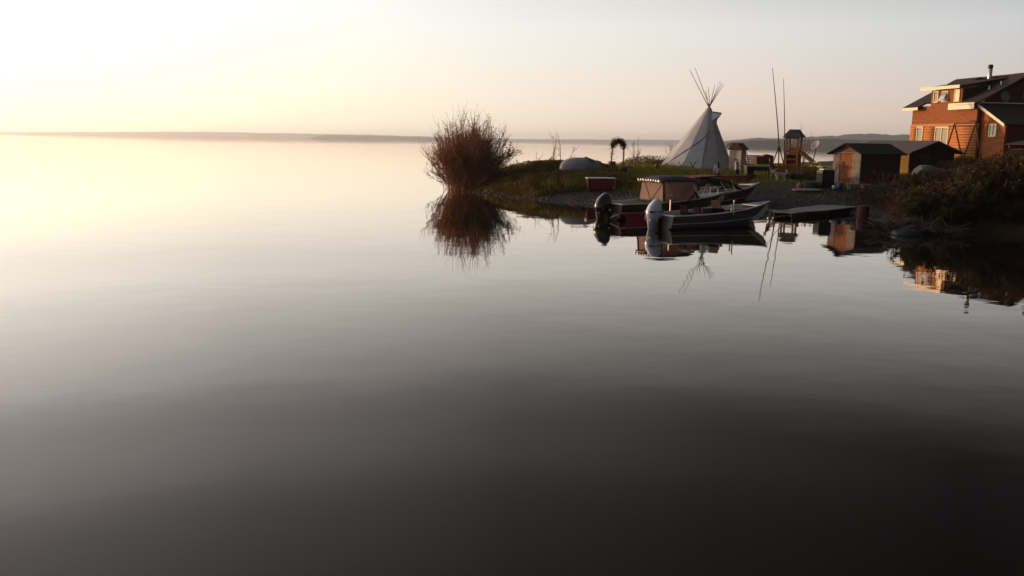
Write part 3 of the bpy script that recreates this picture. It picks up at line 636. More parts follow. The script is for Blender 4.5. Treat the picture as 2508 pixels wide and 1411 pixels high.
for i, (tx, ty) in enumerate(tips):
    tp = to_local(TP, at_d(tx, ty, TD + random.uniform(-1, 1))); d_ = (tp - ap); s_ = ap.z / d_.z
    base_ = Vector((ap.x - d_.x * s_, ap.y - d_.y * s_, .02)); r_ = Vector((base_.x, base_.y)).length; mxr = Rt * .93
    if r_ > mxr: base_.x *= mxr / r_; base_.y *= mxr / r_
    cr = ap + Vector((random.uniform(-.07, .07), random.uniform(-.07, .07), .05))
    MB().tube([base_, cr, tp], [.045, .035, .018], 6).build('pole', tipwood, TP)

for k in range(7): q = on_cone(1729 + k * 1.2, 372 - k * 9); MB().tube([q + Vector((-.13, -.03, 0)), q + Vector((.13, -.03, .01))], .014, 5).build('lacing_pin', tipwood, TP)
# trestle in front of the tipi
p = at_d(1682, 418, 72); tr = thing('trestle', 'crossed-pole trestle standing in front of the tipi', 'trestle', (p.x, p.y, gz(p.x, p.y)))
for sx_ in (-.46, .46):
    for q in (-1, 1): MB().tube([(sx_ - .2 * q, .02 * q, 0), (sx_ + .2 * q, -.02 * q, .85)], .035, 6).build('leg', polem, tr)
MB().tube([(-.55, 0, .45), (.55, 0, .45)], .04, 6).build('crossbar', polem, tr)

# tarp dome
p = at_d(1419, 415, 62.5)
dm = MB(); rg = []; tarpm = mat('grey_tarp', (.20, .20, .235), (.145, .14, .17), rough=.55, scale=1.4, bump=.02, bscale=3)
for f in np.linspace(0, 1, 9):
    a = f * math.pi / 2; n = 28
    rg.append([(1.5 * math.cos(a) ** .8 * math.cos(2 * math.pi * k / n) * (1 + .06 * math.cos(5 * 2 * math.pi * k / n)) if f < 1 else .01 * math.cos(k), 1.25 * math.cos(a) ** .8 * math.sin(2 * math.pi * k / n) if f < 1 else .01 * math.sin(k), .92 * math.sin(a) ** .85) for k in range(n)])
dm.loft(rg); zg = gz(p.x, p.y)
do = thing('tarp_dome', 'low grey tarpaulin dome rising out of the brush', 'tent', (p.x, p.y, zg + .55))
dm.build('cover', tarpm, do, smooth=True)
MB().tube([(.3 + .9 * f, -.9 + .5 * f, .95 - .60 * f ** 1.6) for f in np.linspace(0, 1, 7)], .05, 6).build('hem', mat('dark_hem', (.03, .03, .035)), do)

# leafy garden arch
p = at_d(1514, 388, 68); ga = thing('garden_arch', 'leafy garden arch on the skyline left of the tipi', 'arch', (p.x, p.y, gz(p.x, p.y)))
pts = []
zt = at_d(1515, 345, 68).z - ga.location.z
for a in np.linspace(0, math.pi, 17): pts.append((.42 * math.cos(a) - .0, 0, (zt - .45) + .45 * math.sin(a)))
path = [(.47, 0, 0)] + pts + [(-.56, 0, 0)]
MB().tube(path, .03, 6).build('hoop', polem, ga); MB().tube([(x_, .5, z_) for x_, _, z_ in path], .025, 6).build('hoop', polem, ga)
C_ = []
for k in range(3200):
    i = random.randrange(len(path) - 1); f = random.random(); a_ = Vector(path[i]); b_ = Vector(path[i + 1]); q = a_ * (1 - f) + b_ * f
    if q.z < .9 and random.random() < .6: continue
    wv_ = .05 + .09 * abs(math.sin(i * 2.3)); C_.append((q.x + random.gauss(0, wv_), random.uniform(-.05, .55), q.z + random.gauss(0, wv_)))
LV, LF = leaves(C_, .05); npmesh('vine', LV, LF, leaf_rust, ga)

# small things along the bank
def small_box(name, label, cat, px, py, d, dims, mt, rz=0, lid=None, up_=0):
    p = at_d(px, py, d); o = thing(name, label, cat, (p.x, p.y, max(gz(p.x, p.y), 0) + up_), rz)
    MB().box((0, 0, dims[2] / 2), dims).build('body', mt, o, bevel=.02)
    if lid: MB().box((0, 0, dims[2] + .03), (dims[0] + .08, dims[1] + .08, .06)).build('lid', lid, o)
    return o
redp = mat('red_paint', (.15, .004, .006), (.10, .004, .005), rough=.45, scale=2)
whl = mat('white_plastic', (.55, .52, .50), (.45, .43, .42), rough=.5)
# red bin on the beach, with white lid and corner posts
p = hit(1470, 466); rb = thing('red_bin', 'low red box with a white lid on the gravel beach', 'bin', (p.x, p.y, gz(p.x, p.y)), R(4))
MB().box((0, 0, .40), (1.62, .8, .62)).build('body', redp, rb)
MB().box((0, 0, .745), (1.78, .92, .06)).build('lid', whl, rb)
for sx_ in (-1, 1):
    for sy_ in (-1, 1): MB().box((sx_ * .84, sy_ * .42, .36), (.05, .05, .70)).build('corner_post', mat('tan_post', (.25, .16, .11)), rb)
for sx_ in (-.1, .45): MB().box((sx_ , -.41, .40), (.05, .03, .60)).build('rib', redp, rb)
small_box('feed_sack', 'faded pink and red sack behind the brush under the garden arch', 'sack', 1499, 405, 66, (.45, .35, .62), mat('faded_red', (.32, .08, .06), (.2, .05, .04)), R(20), up_=.35)
p = at_d(1609, 403, 72); o = thing('gas_can', 'red can sitting at the left foot of the tipi', 'can', (p.x, p.y, gz(p.x, p.y) + .05), R(15))
MB().box((0, 0, .30), (.34, .22, .48)).build('body', redp, o, bevel=.03); MB().tube([(-.08, 0, .54), (-.02, 0, .66), (.08, 0, .66), (.12, 0, .54)], .02, 6).build('handle', redp, o)
p = at_d(1526, 414, 63); o = thing('purple_bundle', 'small dark purple bundle lying in the weeds right of the tarp dome', 'bundle', (p.x, p.y, gz(p.x, p.y) + .42))
MB().lathe([(.02, 0), (.30, .02), (.34, .12), (.26, .25), (.1, .31), (.01, .32)], n=14).build('body', mat('purple_cloth', (.05, .028, .055), rough=.8), o, smooth=True)

# ================================================================== PLAY YARD
def col_at(px, d): p_ = at_d(px, 400, d); return p_.x
p = at_d(1941, 405, 75); pz = gz(p.x, p.y)
PT = thing('play_tower', 'wooden play tower with dark green pitched roof', 'play tower', (p.x, p.y, pz), R(-32))
pw = mat('stained_play_wood', (.40, .15, .045), (.28, .10, .035), rough=.7)
tt_ = at_d(1940, 320, 75).z - pz
for sx_ in (-.48, .48):
    for sy_ in (-.48, .48): MB().box((sx_, sy_, (tt_ - .55) / 2), (.14, .14, tt_ - .55)).build('post', pw, PT)
MB().box((0, 0, 1.25), (1.06, 1.06, .08)).build('deck', pw, PT)
for zz in (1.75, 1.45, tt_ - .62): MB().box((-.5, 0, zz), (.04, .9, .17)).build('rail_board', pw, PT); MB().box((0, -.5, zz), (.9, .04, .17)).build('rail_board', pw, PT)
MB().box((-.5, 0, .62), (.04, .92, 1.15)).build('side_panel', pw, PT); MB().box((0, .5, .9), (.92, .04, 1.7)).build('rear_panel', pw, PT)
for zz in (.35, .8, 1.2): MB().box((0, -.5, zz), (.9, .05, .10)).build('rung', pw, PT)
MB().box((-.62, 0, tt_ - .62), (.06, 1.2, .12)).build('sun_toned_beam', cream, PT)  # cream colour stands in for sunlight on this beam
zt = tt_
MB().add([(-.78, -.78, zt - .55), (.78, -.78, zt - .55), (.78, .78, zt - .55), (-.78, .78, zt - .55), (-.36, -.25, zt + .1), (.36, -.25, zt + .1), (.36, .25, zt + .1), (-.36, .25, zt + .1)],
         [(0, 1, 2, 3), (4, 5, 6, 7), (0, 1, 5, 4), (1, 2, 6, 5), (2, 3, 7, 6), (3, 0, 4, 7)]).build('roof', mat('tower_roof', (.035, .04, .035), (.03, .03, .028)), PT)
# slide
s0 = to_local(PT, at_d(1957, 370, 74.6)); s1 = to_local(PT, at_d(2012, 404, 72.5)); s1.z = .12
sm = mat('yellow_slide', (.24, .14, .02), (.18, .10, .015), rough=.4); mb = MB(); rg = []
side = (s1 - s0).cross(Vector((0, 0, 1))).normalized()
for f in np.linspace(0, 1, 12):
    q = s0.lerp(s1, f); q.z = s0.z + (s1.z - s0.z) * (f * 1.05 if f < .85 else min(1, .8925 + (f - .85) * .7))
    rg.append([q - side * .26 + Vector((0, 0, .14)), q - side * .22, q + side * .22, q + side * .26 + Vector((0, 0, .14)), q + side * .24 - Vector((0, 0, .05)), q - side * .24 - Vector((0, 0, .05))])
mb.loft(rg); mb.build('slide', sm, PT)
# swing beam to the left of the tower on tripod legs, with tall mast
mp_ = at_d(1908, 358, 74); m0 = gz(mp_.x, mp_.y)
MS = thing('tripod_mast', 'tall thin leaning mast on a small tripod left of the play tower', 'mast', (mp_.x, mp_.y, m0), group=None)
top = [to_local(MS, at_d(a, b_, 74)) for a, b_ in ((1908, 358), (1905, 310), (1899, 240), (1892, 166))]
MB().tube(top, [.05, .045, .035, .02], 6).build('pole', tipwood, MS)
for lx in (1889, 1908, 1924):
    q = to_local(MS, at_d(lx, 392, 74 + (1.2 if lx == 1908 else -.3))); q.z = 0
    MB().tube([top[0], q], .05, 6).build('leg', polem, MS)
mp_ = at_d(1921, 400, 77); MS2 = thing('plain_mast', 'tall thin upright mast rising just left of the tower roof', 'mast', (mp_.x, mp_.y, gz(mp_.x, mp_.y)))
MB().tube([(0, 0, 0)] + [to_local(MS2, at_d(a, b_, 77)) for a, b_ in ((1922, 330), (1921, 260), (1919, 193))], [.05, .045, .03, .018], 6).build('pole', tipwood, MS2)
# sandbox boards / retaining wall
a_ = at_d(1890, 418, 66); b_ = at_d(1992, 418, 66.5); zz = gz(a_.x, a_.y)
bw = thing('board_wall', 'long low wall of yellow-brown boards in front of the play tower', 'wall', (a_.x, a_.y, zz))
bwm = mat('amber_board', (.30, .13, .025), (.22, .09, .02), rough=.8, stretch=(1, 1, 6))
ln = (b_ - a_).length
for k in range(3): MB().box((ln / 2, 0, .16 + k * .235), (ln, .06, .225)).build('board', bwm, bw)
for k in range(4): MB().box((ln * k / 3, .06, .38), (.1, .06, .76)).build('post', polem, bw)
# dish standing on the skyline
p = at_d(1990, 385, 88); DS = thing('standing_dish', 'big round satellite dish tilted up on the skyline by the play tower', 'satellite dish', (p.x, p.y, gz(p.x, p.y)))
q = at_d(2000, 357, 88); c_ = to_local(DS, q); mb = MB(); rgs = []
for rr_, dz in ((.02, 0), (.25, .04), (.42, .12), (.52, .2), (.51, .22), (.4, .15), (.22, .08), (.02, .05)):
    rgs.append([(rr_ * math.cos(a * math.pi / 8), rr_ * math.sin(a * math.pi / 8), dz) for a in range(16)])
mb.loft(rgs); o = mb.build('bowl', mat('dish_pale', (.20, .18, .21), (.15, .13, .16), rough=.5), DS, smooth=True); o.location = c_; o.rotation_euler = (R(20), R(-58), 0)
MB().tube([(0, 0, 0), c_ - Vector((0.0, 0, .05))], .05, 7).build('post', blk, DS)
# picnic table
p = at_d(2019, 397, 70); PC = thing('picnic_table', 'pale green picnic table with benches left of the garden shed', 'picnic table', (p.x, p.y, gz(p.x, p.y)), R(12))
grn = mat('pale_green_paint', (.30, .36, .26), (.22, .28, .2), rough=.6)
MB().box((0, 0, .74), (1.5, .72, .05)).build('table_top', grn, PC)
for sy_ in (-.65, .65): MB().box((0, sy_, .44), (1.5, .26, .045)).build('bench', grn, PC)
for sx_ in (-.55, .55):
    for q in (-1, 1): MB().tube([(sx_, .25 * q, .72), (sx_, .55 * q, 0)], .04, 4).build('leg', grn, PC)
    MB().box((sx_ + .05, 0, .40), (.04, 1.4, .08)).build('brace', grn, PC)
# dark table
p = at_d(1853, 428, 63.5); DT = thing('dark_table', 'long dark table with a pale edge behind the standing people', 'table', (p.x, p.y, gz(p.x, p.y)), R(3))
MB().box((0, 0, .78), (1.75, .8, .05)).build('table_top', mat('pale_green_edge', (.15, .19, .16), (.12, .15, .13)), DT)
MB().box((0, 0, .60), (1.66, .7, .28)).build('apron', blk, DT)
for sx_ in (-.75, .75):
    for sy_ in (-.3, .3): MB().box((sx_, sy_, .24), (.08, .08, .46)).build('leg', blk, DT)
MB().box((-.55, 0, .25), (.5, .55, .42)).build('crate', blk, DT)
# low distant sheds on the far side of the yard
p = at_d(1846, 383, 92); o = thing('lumber_stack', 'pinkish stack of lumber on the far side of the yard', 'lumber', (p.x, p.y, gz(p.x, p.y)), R(-20))
for k in range(5): MB().box((random.uniform(-.1, .1), 0, .12 + k * .2), (1.5, .7, .16)).build('board_bundle', mat('pink_lumber', (.45, .2, .13), (.35, .15, .1)), o)
p = at_d(1872, 382, 91); o = thing('dark_lumber', 'dark tarped lumber heap right of the pinkish stack', 'lumber', (p.x, p.y, gz(p.x, p.y)), R(6))
MB().prism([(-.9, 0), (.8, 0), (.85, .95), (.2, 1.1), (-.3, .85), (-.95, .8)], -.4, .5, 'y').build('tarp', mat('dark_tarp', (.06, .025, .02)), o)
C_ = None

# ================================================================== PEOPLE AND DOG
skin = mat('skin', (.42, .22, .15), (.36, .18, .12), rough=.6)
def skinmesh(name, verts, edges, radii, mt, parent, sub=2, root=0):
    me = bpy.data.meshes.new(name); me.from_pydata([tuple(v) for v in verts], edges, []); me.update()
    o = bpy.data.objects.new(name, me); COL.objects.link(o); me.materials.append(mt)
    s = o.modifiers.new('skin', 'SKIN'); s.use_smooth_shade = True
    if not me.skin_vertices: pass
    for i, r in enumerate(radii):
        sv = me.skin_vertices[0].data[i]; sv.radius = (r, r) if not hasattr(r, '__len__') else r; sv.use_root = (i == root)
    ss = o.modifiers.new('sub', 'SUBSURF'); ss.levels = sub; ss.render_levels = sub
    if parent: o.parent = parent
    return o
def add_skin_layer(me_name): pass
def person(name_label, x, y, hgt, rz, shirt, pants, hairm, hair_long, arms, legs_bend=0, lean=0, shirt_len=.50, short=False, z=None):
    s = hgt / 1.7; o = thing('person', name_label, 'person', (x, y, gz(x, y) if z is None else z), rz)
    V = []; E = []; Rr = []
    def add(p_, r, par=None):
        V.append(Vector((p_[0] * s, (p_[1] + lean * max(0, p_[2] - .9) ** 1.2) * s, p_[2] * s))); Rr.append(r * s)
        if par is not None: E.append((par, len(V) - 1))
        return len(V) - 1
    pel = add((0, 0, .92), .125); ab = add((0, -.01, 1.08), .115, pel); chst = add((0, .0, 1.28), .14, ab); nb = add((0, .01, 1.43), .075, chst); nk = add((0, 0, 1.50), .05, nb); hd = add((0, -.015, 1.58), .082, nk); ht = add((0, 0, 1.67), .07, hd)
    nose = add((0, -.10, 1.585), .014, hd)
    for sg in (-1, 1):
        hp = add((.09 * sg, 0, .86), .095, pel); kn = add((.10 * sg, -.02 - legs_bend, .48), .058, hp); an = add((.10 * sg, .03, .09), .036, kn); hl_ = add((.10 * sg, -.02, .04), .038, an); to = add((.115 * sg, -.17, .03), .03, hl_)
        sh_ = add((.17 * sg, 0, 1.40), .06, chst); (e_, w_) = arms[0 if sg < 0 else 1]
        el = add(e_, .042, sh_); wr_ = add(w_, .027, el); d_ = (Vector(w_) - Vector(e_)).normalized(); pm = Vector(w_) + d_ * .06; pa = add(pm, .03, wr_)
        sd = d_.cross(Vector((0, 1, .1))).normalized()
        for q, l_ in ((-1.5, .075), (-.5, .09), (.5, .085), (1.5, .065)):
            f1 = add(pm + d_ * .05 + sd * q * .017, .0085, pa); add(pm + d_ * (.05 + l_ * .5) + sd * q * .02, .008, f1)
        add(pm + sd * .05 * -sg - d_ * .0 + Vector((0, -.03, 0)), .010, pa)
    skinmesh('body', V, E, Rr, skin, o, 1)
    # shirt
    V2 = []; E2 = []; R2 = []
    def a2(p_, r, par=None):
        V2.append(Vector((p_[0] * s, (p_[1] + lean * max(0, p_[2] - .9) ** 1.2) * s, p_[2] * s))); R2.append(r * s)
        if par is not None: E2.append((par, len(V2) - 1))
        return len(V2) - 1
    c0 = a2((0, 0, 1.44 - shirt_len - .06), .165); c1 = a2((0, 0, 1.15), .15, c0); c2 = a2((0, 0, 1.30), .165, c1); c3 = a2((0, .0, 1.43), .085, c2)
    for i_, sg in ((0, -1), (1, 1)):
        e_, w_ = arms[i_]; q0 = a2((.18 * sg, 0, 1.395), .075, c2); mid = Vector(e_); q1 = a2(mid, .058, q0)
        if not short: a2(Vector(e_).lerp(Vector(w_), .85), .042, q1)
    skinmesh('shirt', V2, E2, R2, shirt, o, 1)
    V3 = []; E3 = []; R3 = []
    def a3(p_, r, par=None):
        V3.append(Vector(p_) * s); R3.append(r * s)
        if par is not None: E3.append((par, len(V3) - 1))
        return len(V3) - 1
    c0 = a3((0, 0, .96), .14)
    for sg in (-1, 1):
        h_ = a3((.09 * sg, 0, .84), .11, c0); k_ = a3((.10 * sg, -.02 - legs_bend, .48), .078, h_)
        if not short: a3((.10 * sg, .03, .14), .058, k_)
    skinmesh('trousers', V3, E3, R3, pants, o, 1)
    hv = [Vector((0, .02 + lean * .6, 1.66)) * s, Vector((0, .055 + lean * .6, 1.60)) * s, Vector((0, .075 + lean * .6, 1.50)) * s]; hr = [.088 * s, .095 * s, .07 * s]
    if hair_long: hv += [Vector((0, .10 + lean * .5, 1.38)) * s, Vector((0, .11 + lean * .4, 1.24)) * s]; hr += [.085 * s, .05 * s]
    skinmesh('hair', hv, [(i, i + 1) for i in range(len(hv) - 1)], hr, hairm, o, 1)
    return o
hair_d = mat('dark_hair', (.012, .009, .008)); hair_a = mat('auburn_hair', (.12, .045, .02))
wsh = mat('pale_shirt', (.42, .40, .42), (.36, .34, .37)); dpt = mat('dark_trousers', (.02, .014, .016)); bj = mat('black_jacket', (.014, .011, .012)); tan = mat('tan_trousers', (.18, .11, .06))
p = at_d(1757, 440, 55.0)
person('person with long dark hair in a pale shirt, seen from behind by the red boat', p.x, p.y, 1.52, R(185), wsh, dpt, hair_d, True, [((-.26, .0, 1.12), (-.22, -.15, .95)), ((.26, .0, 1.12), (.22, -.15, .95))])
p = hit(1803, 446)
person('person in a pale shirt and dark shorts with auburn hair before the outhouse', p.x, p.y, 1.58, R(60), wsh, dpt, hair_a, False, [((-.24, -.06, 1.14), (-.10, -.28, 1.10)), ((.24, -.06, 1.14), (.12, -.28, 1.10))], short=True, lean=.12, legs_bend=.04, shirt_len=.62)
p = hit(1889, 444)
person('person in a long black coat bending toward the white dog', p.x, p.y, 1.62, R(70), bj, tan, hair_d, False, [((-.25, -.08, 1.12), (-.20, -.26, .92)), ((.25, -.08, 1.12), (.16, -.3, .9))], lean=.35, legs_bend=.05, shirt_len=.72)
# dog
p = hit(1911, 446)
dg = thing('dog', 'large white dog standing on the grass with its tail curled up', 'dog', (p.x, p.y, gz(p.x, p.y)), R(8))
V = [(.26, 0, .50), (.0, 0, .50), (-.24, 0, .52), (-.38, 0, .62), (-.46, 0, .70), (-.60, 0, .67),   # rump, belly, chest, neck, head, muzzle
     (.40, 0, .56), (.46, 0, .70), (.40, 0, .80), (.32, 0, .78),                                 # tail
     (-.43, .06, .80), (-.43, -.06, .80)]                                                       # ears
E = [(0, 1), (1, 2), (2, 3), (3, 4), (4, 5), (0, 6), (6, 7), (7, 8), (8, 9), (4, 10), (4, 11)]; Rr = [.12, .105, .155, .09, .085, .04, .05, .05, .045, .03, .022, .022]
for sg in (-1, 1):
    i = len(V); V += [(-.24, .08 * sg, .40), (-.25, .09 * sg, .22), (-.24, .09 * sg, .05), (-.28, .09 * sg, .025)]; E += [(2, i), (i, i + 1), (i + 1, i + 2), (i + 2, i + 3)]; Rr += [.065, .035, .028, .03]
    i = len(V); V += [(.24, .08 * sg, .36), (.34, .09 * sg, .20), (.28, .09 * sg, .05), (.24, .09 * sg, .025)]; E += [(0, i), (i, i + 1), (i + 1, i + 2), (i + 2, i + 3)]; Rr += [.08, .035, .027, .03]
skinmesh('body', V, E, Rr, mat('white_fur', (.42, .38, .34), (.34, .30, .27), rough=.95, scale=8), dg, 2)
MB().lathe([(.01, 0), (.02, .01), (.01, .025)], (-.645, 0, .67), 8).build('nose', blk, dg)

# ================================================================== BOATS
def hull_pts(t, Lh, Wd, g0, g1, dr, kf=.55):
    s = max(0, (t - .35) / .65); w_ = Wd / 2 * (1 - s ** 2.3) * (.93 + .07 * min(1, t / .3)); gz_ = g0 + (g1 - g0) * t ** 2
    xg = t * Lh; xk = t * Lh * (1 - .10 * s ** 2); kz = -dr + (dr + g1 * kf) * max(0, (t - .72) / .28) ** 2.2
    return xg, xk, w_, gz_, kz
def boat(name, label, x, y, rz, Lh, Wd, g0, g1, dr, hullm, innerm, trimm, lift=0, pitch=0, group='boats moored at the beach', floor=.12):
    o = thing(name, label, 'boat', (x, y, lift), rz, group); o.rotation_euler = (0, pitch, rz)
    N = 22; R_o = []; R_i = []; rail = {-1: [], 1: []}; strake = {-1: [], 1: []}
    for i in range(N + 1):
        t = i / N; xg, xk, w_, g_, kz = hull_pts(t, Lh, Wd, g0, g1, dr)
        cz = kz + (g_ - kz) * .38; wc = w_ * .84; xc = xg * .4 + xk * .6; w_ = max(w_, .015); wc = max(wc, .012)
        R_o.append([(xg, -w_, g_), ((xg + xc) / 2, -(w_ + wc) / 2 - .03 * (1 - t), (g_ + cz) / 2), (xc, -wc, cz), (xk, 0, kz), (xc, wc, cz), ((xg + xc) / 2, (w_ + wc) / 2 + .03 * (1 - t), (g_ + cz) / 2), (xg, w_, g_)])
        wi = max(w_ - .05, .008); fz = max(floor, cz + .03); fz = min(fz, g_ - .05); xi = xg - .06 * (t > .97)
        R_i.append([(xi, -wi, g_), (xi, -wi * .88, fz), (xi, wi * .88, fz), (xi, wi, g_)])
        for sg in (-1, 1):
            rail[sg].append((xg, sg * (w_ - .02), g_ + .01)); strake[sg].append(((xg + xc * 2) / 3, sg * (w_ * .33 + wc * .67 + .035 * (1 - t) + .012), g_ * .34 + cz * .66))
    mb = MB(); mb.loft(R_o, cap=False, closed=False); mb.add(R_o[0], [tuple(range(7))]); mb.build('hull', hullm, o, smooth=False)
    mi = MB(); mi.loft(R_i, cap=False, closed=False); a_ = R_i[0]; mi.add([(.05, a_[0][1], a_[0][2]), (.05, a_[1][1], a_[1][2]), (.05, a_[2][1], a_[2][2]), (.05, a_[3][1], a_[3][2])], [(0, 1, 2, 3)])
    mi.build('liner', innerm, o)
    MB().tube(rail[-1], .032, 6).build('gunwale', trimm, o, smooth=True); MB().tube(rail[1], .032, 6).build('gunwale', trimm, o, smooth=True)
    MB().tube([(0, -Wd * .46, g0 + .01), (0, Wd * .46, g0 + .01)], .03, 6).build('transom_cap', trimm, o)
    for sg in (-1, 1): MB().tube(strake[sg], .014, 5).build('rub_strake', trimm, o)
    return o, rail
def outboard(par, x, z, cow, mid, s=1.0, hs=1.0, tilt=0, band=None):   # cowling is the part, the rest its sub-parts; faces aft (-x)
    mb = MB(); rg = []
    prof = [(.0, .17, .13, 0), (.06, .23, .16, .0), (.20, .29, .185, -.01), (.40, .31, .19, -.02), (.58, .275, .18, -.02), (.72, .215, .155, -.01), (.83, .14, .115, .0), (.90, .06, .06, .01)]
    for zz, a, b_, sh_ in prof:
        rg.append([Vector((x - .30 * s + (sh_ + .16 * zz + a * math.copysign(abs(math.cos(q)) ** .8, math.cos(q))) * s, b_ * math.copysign(abs(math.sin(q)) ** .8, math.sin(q)) * s, z + .10 + zz * hs)) for q in np.linspace(0, 2 * math.pi, 17)[:-1]])
    mb.loft(rg)
    me = mb.build('outboard_motor', cow, par, smooth=True)
    MB().box((x - .30 * s, 0, z + .10), (.34 * s, .26 * s, .2), ).build('motor_tray', mid, me, bevel=.03)
    mb = MB(); rg = []
    for zz, a, b_ in ((.08, .20, .12), (-.12, .16, .09), (-.32, .13, .07), (-.75, .12, .05)):
        rg.append([Vector((x - .34 * s + a * s * math.cos(q), b_ * s * math.sin(q), z + zz * s)) for q in np.linspace(0, 2 * math.pi, 13)[:-1]])
    mb.loft(rg); mb.build('midsection', mid, me, smooth=True)
    mb = MB(); mb.prism([(x - .62 * s, z - .50 * s), (x - .08 * s, z - .48 * s), (x - .08 * s, z - .52 * s), (x - .62 * s, z - .54 * s)], -.13, .13, 'y'); mb.build('cavitation_plate', mid, me)
    MB().box((x - .07, 0, z - .05), (.14, .34, .50)).build('bracket', mat('bracket_black', (.02, .015, .015), rough=1, spec=0), me)
    MB().tube([(x - .52 * s, 0, z + .35), (x - .62 * s, 0, z + .28), (x - .62 * s, 0, z + .10)], .02, 5).build('tilt_lever', mid, me)
    if band: MB().box((x - .25 * s, 0, z + .10 + .36 * hs), (.605 * s, .386 * s, .10 * hs)).build('cowl_band', band, me, bevel=.05)
    return me
RZB = math.atan2(.44, .9)
alu = mat('grey_painted_hull', (.055, .05, .055), (.038, .035, .04), rough=.45, scale=2, spec=.5)
alui = mat('pale_grey_liner', (.46, .47, .49), (.36, .37, .39), rough=.6, scale=3)
alut = mat('bare_aluminium', (.66, .62, .60), (.5, .47, .46), rough=.45, metal=.25)
BB, rl = boat('aluminium_boat', 'open grey aluminium boat with silver outboard, nearest the camera', 6.10, 36.45, RZB, 5.85, 2.0, .56, 1.0, .22, alu, alui, alut)
silver = mat('silver_blue_cowl', (.50, .54, .64), (.38, .42, .54), rough=.22, spec=.7); bluem = mat('blue_band', (.06, .10, .25), (.05, .08, .2), rough=.35)
outboard(BB, -.02, .26, silver, mat('silver_leg', (.34, .37, .45), (.26, .29, .36), rough=.7, spec=.2), 1.14, .95, band=bluem)
MB().box((2.55, -.25, .46), (.75, .6, .66)).build('console', mat('matte_black', (.012, .009, .010), rough=1, spec=0), BB, bevel=.04)
MB().slab([(2.75, -.55, .80), (2.75, .05, .80), (2.62, .05, 1.12), (2.62, -.55, 1.12)], .02).build('windscreen', mat('smoky_screen', (.03, .025, .03), rough=.6, spec=.1), BB)
for yy in (-.45, .45):
    st = MB().box((1.75, yy, .52), (.45, .45, .10)).box((1.55, yy, .72), (.09, .45, .34)).build('seat', mat('dark_seat', (.02, .012, .014), rough=1, spec=0), BB, bevel=.03)
    MB().tube([(1.75, yy, .12), (1.75, yy, .47)], .035, 7).build('pedestal', alut, st)
MB().box((3.65, .05, .55), (.95, 1.15, .42)).build('locker', mat('navy_box', (.014, .017, .035), (.01, .012, .026), rough=.5), BB, bevel=.03)
MB().box((.55, 0, .34), (.5, 1.5, .3)).build('bench', alui, BB, bevel=.02)
MB().prism([(4.7, -.55), (5.6, -.06), (5.6, .06), (4.7, .55)], .86, .89, 'z').build('bow_deck', alui, BB)
for xx, yy, h_ in ((1.2, .95, .55), (3.08, -.93, .62), (3.0, -.88, .45)):
    MB().tube([(xx, yy, .55), (xx, yy, .55 + h_)], .03, 6).build('rod_holder', alut, BB)
MB().tube([(.9, -.4, .2), (1.1, -.35, .3), (1.3, -.42, .2), (1.2, -.5, .25)], .06, 6).build('fuel_hose', blk, BB)
MB().box((.95, .35, .27), (.45, .3, .28)).build('fuel_tank', redp, BB, bevel=.05)

# canopy boat
redh = mat('red_black_hull', (.05, .013, .013), (.035, .011, .011), rough=.4, scale=1.2, spec=.5)
BA, rlA = boat('canopy_boat', 'dark red fishing boat with a full canvas canopy and black outboard', 4.45, 40.6, RZB + R(2), 6.9, 2.15, .72, 1.12, .22, redh, alui, alut)
outboard(BA, -.02, .20, mat('black_cowl', (.012, .008, .009), rough=.25, spec=.7), blk, 1.35, 1.0)
MB().tube([(.0, -.5, .3), (-.45, -.75, .12), (-.1, -.9, .3)], .02, 5).build('boarding_ladder', alut, BA)
cvm = mat('navy_canvas', (.045, .045, .055), (.035, .035, .045), rough=.9, scale=3, bump=.01, bscale=6)
vin = mat('clear_vinyl', (.46, .32, .28), (.34, .23, .20), rough=.6, spec=.12, scale=1.5, alpha=.5, translucent=.3)
mrn = mat('maroon_trim', (.028, .008, .008))
x0, x1, xw = 2.35, 4.45, 4.9; xm = (x0 + x1) / 2; yb, yt = .98, .86
mb = MB(); rg = []
for xx, zc in ((x0 - .12, 1.90), (x0 + .3, 1.97), (xm, 2.0), (x1 - .3, 1.96), (x1, 1.86)):
    rg.append([(xx, y_, zc - .12 * (y_ / yt) ** 2 - (.10 if abs(y_) > .85 * yt else 0)) for y_ in np.linspace(-yt, yt, 9)] + [(xx, y_, zc - .12 - .12 * (y_ / yt) ** 2) for y_ in np.linspace(yt, -yt, 9)])
mb.loft(rg); tag(mb.build('canopy_top', cvm, BA, smooth=True), 'navy canvas canopy top')
def panel(q, nm='window_panel', mt=vin):
    pn = MB().slab(q, .012).build(nm, mt, BA)
    q = [Vector(v) for v in q]; f = MB()
    for i in range(len(q)): f.tube([q[i], q[(i + 1) % len(q)]], .045, 5)
    f.build('hem', mrn, pn)
    return pn, q
for sg in (-1, 1):
    pn, q = panel([(x0, sg * yb, .80), (x1 - .65, sg * yb, .84), (x1 + .05, sg * yt, 1.38), (x1 - .15, sg * yt, 1.72), (x0 + .03, sg * yt, 1.76)])
    s_ = MB(); c_ = (q[0] + q[1]) / 2; s_.tube([q[4].lerp(q[3], .15), c_], .020, 4); s_.tube([q[3], c_], .020, 4); s_.build('seam', mrn, pn)
pn, q = panel([(x0 - .02, -yb, .80), (x0 - .02, yb, .80), (x0 + .03, yt, 1.72), (x0 + .03, -yt, 1.72)], 'rear_curtain')
s_ = MB(); c_ = (q[0] + q[1]) / 2; s_.tube([q[2].lerp(q[3], .15), c_], .020, 4); s_.tube([q[3], c_], .020, 4); s_.build('seam', mrn, pn)
fo = MB()
